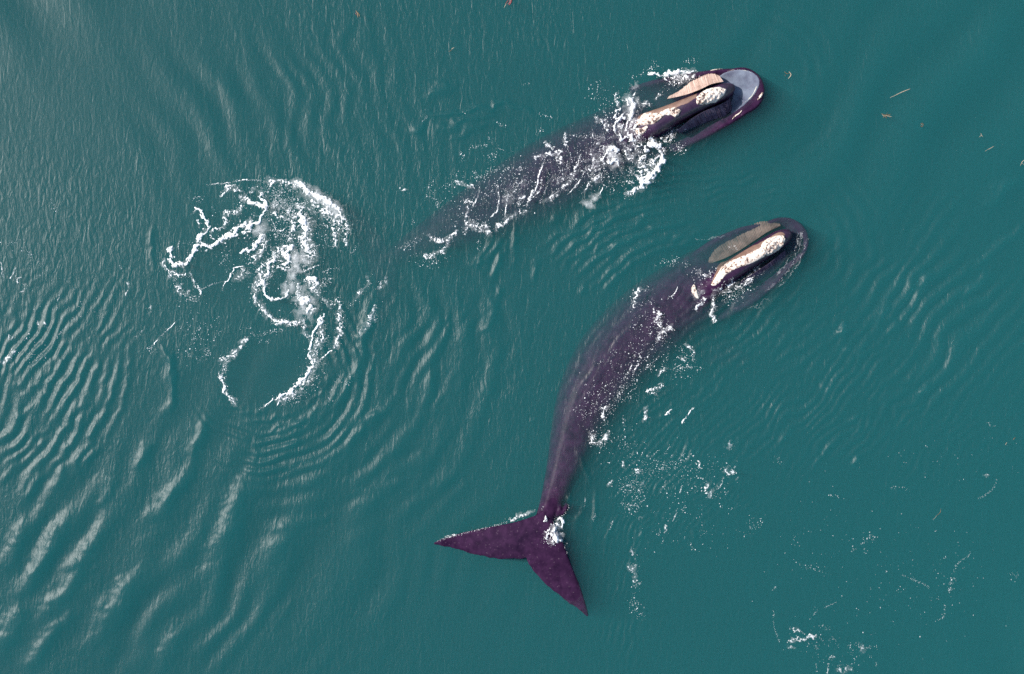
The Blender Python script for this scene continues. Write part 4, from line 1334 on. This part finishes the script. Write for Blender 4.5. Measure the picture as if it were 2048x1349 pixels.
side = st(A3, [
    ('D', 8, .9, [(550, 330), (610, 340), (640, 260)]), ('D', 3, 1, [(770, 330), (760, 380)]), ('L', 4, 1, [(735, 480), (755, 530)]), ('L', 3, 1, [(650, 660), (675, 615)]), ('L', 4, 1, [(850, 575), (900, 530)]), ('L', 4, 1, [(920, 630), (900, 660)]), ('N', 1.3, .9, [(1030, 390), (960, 450)]), ('S', 2.4, 1, [(1335, 470), (1350, 540)]),
    ('N', 1.8, 1, [(1285, 415), (1290, 440)]), ('L', 5, .9, [(1590, 310), (1570, 380)]), ('L', 8, .9, [(1560, 520), (1570, 570), (1620, 530)]), ('N', 2, .9, [(1530, 600), (1515, 650), (1480, 690)]), ('L', 6, .9, [(1410, 650), (1390, 700), (1440, 740), (1440, 700)]), ('L', 4, .8, [(1630, 630), (1650, 600)]), ('N', 1.8, .9, [(1215, 660), (1190, 720)]), ('N', 1.6, .9, [(1160, 680), (1155, 700)]),
    ('N', 1.6, .9, [(1235, 810), (1215, 860)]), ('N', 1.8, .9, [(1170, 870), (1135, 945)]), ('L', 4, .9, [(1100, 970), (1080, 1030)]), ('N', 1.6, .9, [(1045, 990), (1030, 1050)]), ('N', 1.5, .8, [(1070, 1080), (1055, 1110)]), ('L', 6, .9, [(830, 1150), (840, 1210)]), ('L', 6, .9, [(800, 1290), (830, 1310)]), ('D', 18, .8, [(720, 700), (850, 660), (850, 780)]), ('D', 14, .8, [(760, 820), (850, 850)]),
    ('L', 4, .9, [(880, 920), (900, 880)]), ('N', 1.3, .9, [(860, 830), (930, 760)]), ('L', 4, 1, [(935, 110), (915, 160)]), ('D', 5, .9, [(1270, 1105), (1300, 1160)]), ('D', 45, .22, [(700, 300), (900, 500), (1300, 600), (1500, 550)]), ('D', 10, .4, [(1700, 950), (1820, 940), (1680, 1050)]), ('D', 16, .4, [(1230, 460), (1100, 480), (1000, 560)]), ('N', 1.6, .9, [(465, 760), (455, 830)]), ('N', 1.6, .9, [(545, 880), (525, 940)]),
    ('L', 7, .7, [(850, 1250), (850, 1349), (870, 1450)]), ('D', 12, .6, [(840, 1500), (870, 1650), (900, 1700)]), ('N', 1.4, .8, [(1600, 830), (1570, 850)]), ('D', 4, .6, [(1500, 760), (1520, 840)]), ('N', 1.5, 1, [(1120, 360), (1080, 400)]), ('D', 60, .05, [(1000, 900), (1500, 1000)]), ('N', 1.3, .9, [(690, 905), (650, 1010)])])
foam_and_glints('loose sparkling flecks on rippled water beside the tail stock', side, 0.02, False, 13, fleck=0.75, sheet=0.75)

FK = lambda p: crop(1040, 980, 9.636, p)
KK = lambda p: crop(800, 960, 4.088, p)
splash = st(FK, [
    ('S', 3.6, 1, [(530, 515), (500, 600)]), ('S', 3.4, 1, [(680, 570), (760, 545), (825, 570), (835, 650), (805, 740)]), ('S', 6, 1, [(590, 680), (690, 650), (750, 690)]), ('S', 9, 1, [(680, 700), (700, 800), (690, 880), (710, 960), (780, 985)]), ('M', 8, 1, [(690, 620), (720, 800), (730, 950)]),
    ('N', 1.5, 1, [(790, 940), (820, 1010), (860, 1090), (910, 1220)]), ('N', 1.5, 1, [(780, 880), (825, 820)]), ('N', 1.6, 1, [(930, 280), (940, 350), (890, 430), (800, 510)]), ('L', 8, 1, [(460, 960), (540, 830), (590, 830), (660, 1050)]), ('D', 8, 1, [(480, 930), (560, 1000), (650, 1050)]), ('D', 2, 1, [(420, 740), (425, 742)]),
    ('N', 1.3, .8, [(455, 290), (425, 400)])]) + st(KK, [('L', 4, .9, [(860, 335), (960, 310), (1060, 275)]), ('M', 4, .7, [(960, 305), (1060, 270), (1100, 240)]), ('L', 2.5, .9, [(370, 475), (450, 455)]), ('N', 1.5, .9, [(300, 505), (420, 465), (560, 428), (720, 388), (880, 352)])])
foam_and_glints('burst of white splash where the tail stock meets the flukes', splash, 0.10, True, 15)

A4 = lambda p: crop(1500, 1000, 3.737, p)
corner = st(A4, [
    ('L', 7, 1, [(320, 965), (365, 985)]), ('L', 5, 1, [(280, 1070), (340, 1040), (400, 1040), (440, 1020), (520, 1010)]), ('L', 5, .9, [(280, 1100), (340, 1105)]), ('D', 6, .9, [(600, 1040), (650, 1050)]), ('D', 8, .6, [(540, 940), (600, 970)]), ('L', 4, .9, [(495, 1090), (510, 1130)]), ('L', 3.5, .9, [(600, 1195), (630, 1150)]), ('N', 1.8, .9, [(575, 1300), (590, 1220)]),
    ('N', 1.6, .9, [(490, 1225), (500, 1290)]), ('L', 8, 1, [(805, 1085), (850, 1100), (830, 1135)]), ('D', 4, 1, [(870, 1100), (960, 1100)]), ('D', 3, 1, [(890, 1150), (905, 1180)]), ('D', 5, .8, [(740, 1060), (760, 1160)]), ('L', 7, 1, [(660, 1250), (700, 1275), (745, 1250)]), ('D', 3, 1, [(920, 1250), (950, 1215)]), ('D', 5, .9, [(890, 245), (935, 290), (870, 290), (830, 310)]),
    ('D', 4, .7, [(860, 360), (880, 410)]), ('D', 2, 1, [(950, 475), (952, 485)]), ('D', 3, 1, [(1005, 540), (1025, 535)]), ('D', 4, 1, [(345, 268), (330, 300)]), ('D', 6, .9, [(1470, 635), (1530, 590), (1485, 680), (1530, 675)]), ('D', 7, .7, [(1940, 560), (2010, 560)]), ('D', 2, 1, [(1605, 503), (1610, 507)]), ('N', 1.6, .9, [(505, 825), (445, 895)]), ('N', 1.2, .8, [(560, 805), (650, 765)]),
    ('N', 1.1, .8, [(1640, 390), (1640, 415), (1560, 470), (1520, 540)]), ('N', 1.1, .8, [(1455, 780), (1450, 870), (1390, 910)]), ('N', 1.0, .8, [(1130, 560), (1280, 620), (1340, 660)]), ('N', 1.1, .7, [(175, 830), (180, 950), (220, 1060)]), ('N', 1.2, .8, [(755, 390), (790, 360)]), ('D', 90, .025, [(200, 200), (900, 300), (1500, 600), (600, 900)]), ('D', 30, .10, [(400, 1000), (600, 1150), (800, 1200)]),
    ('D', 10, .3, [(340, 460), (460, 510), (590, 520)]), ('N', 1.4, .8, [(165, 675), (205, 645)]), ('N', 1.4, .8, [(1400, 225), (1380, 240)])]) + st(B10, [
    ('L', 4, .9, [(1620, 1150), (1650, 1150)]), ('N', 1.2, .9, [(1720, 1190), (1700, 1240), (1650, 1300), (1570, 1340)]), ('D', 5, .7, [(1650, 750), (1680, 790)]), ('D', 4, .8, [(890, 1255), (1020, 1260)]), ('D', 3, .8, [(410, 1310), (540, 1325)]), ('D', 8, .5, [(20, 1010), (30, 1080)]), ('D', 80, .012, [(900, 1100), (1800, 1000)])])
foam_and_glints('thin scattered flecks and bubbles on calm green water', corner, 0.02, False, 17, fleck=0.48, sheet=0.55)

E5 = lambda p: crop(0, 330, 3.3725, p)
edge = st(E5, [
    ('N', 2, .9, [(5, 650), (15, 720), (25, 775)]), ('N', 2, .9, [(105, 695), (70, 770)]), ('L', 4, .8, [(100, 795), (135, 755)]), ('D', 6, .8, [(110, 510), (60, 540)]), ('D', 6, .8, [(140, 570), (200, 600), (290, 690)]), ('L', 4, .8, [(165, 800), (150, 855)]), ('N', 1.8, .9, [(400, 890), (385, 920)]), ('N', 1.8, 1, [(360, 965), (355, 985)]), ('N', 1.8, 1, [(390, 960), (378, 985)]),
    ('N', 1.6, .9, [(505, 1040), (430, 1110), (380, 1170)]), ('L', 4, .9, [(250, 1060), (310, 1080), (325, 1105)]), ('L', 4, .9, [(205, 1145), (165, 1185)]), ('N', 2, 1, [(65, 1145), (50, 1180)]), ('N', 2, 1, [(90, 1155), (75, 1180)]), ('L', 7, 1, [(110, 1250), (60, 1300), (10, 1345)]), ('N', 2, 1, [(100, 1265), (20, 1340)]), ('D', 2, 1, [(880, 645), (882, 650)]), ('L', 3, .8, [(825, 690), (805, 720)]), ('L', 3.5, .8, [(860, 790), (860, 880)]),
    ('D', 2, 1, [(770, 970), (772, 974)]), ('D', 2, 1, [(702, 1028), (706, 1030)]), ('L', 4, .8, [(1010, 940), (1000, 1020)]), ('N', 1.6, .9, [(965, 1110), (940, 1150), (910, 1155)]), ('D', 5, .7, [(1000, 1250), (1030, 1220)]), ('D', 50, .05, [(100, 550), (400, 900), (700, 1000)]), ('D', 12, .4, [(200, 1200), (230, 1310), (330, 1240)]), ('D', 6, .5, [(330, 230), (370, 310)]), ('N', 1.6, .9, [(470, 950), (450, 975)])]) + st(B7, [
    ('D', 2, 1, [(1030, 895), (1032, 905)]), ('N', 1.6, .9, [(1040, 950), (1000, 1000)]), ('D', 4, .7, [(1340, 910), (1370, 920)]), ('D', 3, .8, [(1830, 700), (1885, 680)]), ('D', 1.5, 1, [(1945, 495), (1947, 497)]), ('D', 1.5, 1, [(910, 98), (912, 100)])])
foam_and_glints('glinting flecks and short threads among ripples near the picture edge', edge, 0.02, False, 19, fleck=0.75, sheet=0.8)


# ------------------------------------------------------------------ drifting weed and twigs
def strand(pts, r0, r1, lift, sides=5):
    """a thin tapering stem or blade through pixel points, floating on the water"""
    p = smooth_line(pts, max(6, 4 * len(pts)))
    rows = []
    for i in range(len(p)):
        t = i / (len(p) - 1)
        a = p[max(0, i - 1)]
        b = p[min(len(p) - 1, i + 1)]
        dx, dy = b[0] - a[0], -(b[1] - a[1])
        l = math.hypot(dx, dy) or 1
        nx, ny = -dy / l, dx / l
        z = float(sea_height([p[i, 0]], [p[i, 1]])[0]) + lift
        c = P(p[i, 0], p[i, 1], z)
        r = 0.6 * (r0 + (r1 - r0) * t) / PXM * (0.45 + 0.55 * math.sin(math.pi * min(1, max(0.06, t * 0.94 + 0.03))))
        row = []
        for k in range(sides):
            th = 2 * math.pi * k / sides
            row.append(Vector((c.x + nx * r * math.cos(th), c.y + ny * r * math.cos(th), c.z + 0.55 * r * math.sin(th))))
        rows.append(row)
    return rows


def drifter(name, label, category, material, strands, group):
    root = bpy.data.objects.new(name, None)
    root.empty_display_size = 0.1
    c = np.mean([p for _, _, pts, _ in strands for p in pts], axis=0)
    root.location = P(c[0], c[1], 0)
    COL.objects.link(root)
    tag(root, label, category, group)
    for part, m, pts, (r0, r1) in strands:
        sl = Solid()
        sl.grid(strand(pts, r0, r1, 0.012))
        o = new_mesh(part, [v - root.location for v in sl.v], sl.f, m or material, root)
    return root


G = 'weed and twigs drifting on the sea'
drifter('drifting_seaweed', 'dark red seaweed tuft with pale stalk at the top edge', 'seaweed', M_RED,
        [('frond', None, [(1020, -4), (1021, 3), (1016, 9)], (4.5, 2)), ('frond', None, [(1024, -3), (1022, 5), (1018, 11)], (3.5, 2)),
         ('frond', None, [(1017, 1), (1013, 6), (1010, 9)], (2.5, 1)), ('stalk', M_STRAW, [(1013, 6), (1011, 11), (1008, 16)], (1.2, 0.8))], G)
drifter('drifting_seaweed', 'small rust brown seaweed scrap alone near the top edge', 'seaweed', M_KELP,
        [('frond', None, [(712, 22), (715, 27), (716, 36)], (2.4, 1.2)), ('frond', None, [(713, 24), (718, 29), (719, 34)], (2.0, 1)), ('frond', M_RED, [(711, 26), (714, 32)], (1.6, 1))], G)
drifter('drifting_seaweed', 'tiny pale olive weed sliver above the rippled water', 'seaweed', M_KELP,
        [('frond', M_STRAW, [(903, 99), (909, 95)], (1.4, .8)), ('frond', None, [(898, 104), (904, 100)], (1.0, .8))], G)
drifter('drifting_seaweed', 'golden crescent of seaweed ahead of the open mouth', 'seaweed', M_KELP,
        [('frond', M_STRAW, [(1578, 144), (1582, 149), (1580, 154), (1576, 158)], (1.8, 1.4)), ('frond', None, [(1569, 144), (1574, 148), (1578, 147)], (1.0, .9)),
         ('frond', None, [(1570, 150), (1571, 153)], (.9, .7))], G)
drifter('drifting_twig', 'long pale straight twig right of the whales', 'twig', M_STRAW,
        [('stem', None, [(1785, 194), (1797, 188), (1808, 183), (1821, 178)], (1.0, 1.5)), ('twig_tip', None, [(1780, 196), (1786, 193)], (.6, .8))], G)
drifter('drifting_seaweed', 'tangled golden brown seaweed clump below the long twig', 'seaweed', M_KELP,
        [('frond', None, [(1763, 228), (1772, 231), (1782, 229)], (1.4, 1)), ('frond', None, [(1766, 236), (1772, 231), (1775, 226)], (1.3, .9)), ('frond', M_STRAW, [(1769, 231), (1778, 233), (1784, 234)], (1.2, .8)),
         ('frond', None, [(1771, 232), (1773, 238)], (1.1, .8)), ('frond', M_STRAW, [(1765, 230), (1769, 234)], (1.2, .9)), ('frond', None, [(1777, 229), (1780, 236)], (1.0, .7))], G)
drifter('drifting_seaweed', 'small round brown weed knot between clump and forked strand', 'seaweed', M_KELP,
        [('frond', None, [(1841, 248), (1845, 247), (1847, 251)], (1.2, 1)), ('frond', None, [(1847, 250), (1844, 254), (1841, 251)], (1.2, 1)), ('frond', M_STRAW, [(1843, 249), (1845, 251)], (1, .8))], G)
drifter('drifting_twig', 'thin pale forked strand above the short twig', 'twig', M_STRAW,
        [('stem', None, [(1962, 267), (1963, 271), (1966, 274)], (.9, .7)), ('stem', None, [(1963, 271), (1958, 275)], (.8, .6))], G)
drifter('drifting_twig', 'short pale straight twig near the far edge', 'twig', M_STRAW,
        [('stem', None, [(1975, 300), (1981, 297), (1988, 293)], (.9, 1.1)), ('twig_tip', None, [(1970, 303), (1975, 300)], (.5, .7))], G)
drifter('drifting_twig', 'pale bent strand cut by the picture edge', 'twig', M_STRAW,
        [('stem', None, [(2041, 332), (2044, 325), (2050, 319)], (.8, 1)), ('stem', None, [(2044, 326), (2048, 330)], (.6, .6))], G)
drifter('drifting_seaweed', 'short thin ochre weed sprig alone on the calm water', 'seaweed', M_KELP,
        [('frond', M_STRAW, [(1866, 1040), (1870, 1036), (1874, 1031)], (.35, .5)), ('frond', None, [(1873, 1032), (1880, 1026), (1882, 1018)], (.9, .8))], G)
drifter('drifting_seaweed', 'two-pronged pale weed bit above the bubble line', 'seaweed', M_KELP,
        [('frond', M_STRAW, [(2011, 890), (2014, 885)], (1.2, .9)), ('frond', None, [(2026, 880), (2031, 875)], (1.2, .9))], G)

# the whales' origins sit at their heads, on the water line
from mathutils import Matrix
for root, (px, py) in ((wl, (1425, 575)), (wu, (1290, 250))):
    root.location = P(px, py, 0)
    for ch in root.children:
        ch.matrix_parent_inverse = Matrix.Translation(-root.location)
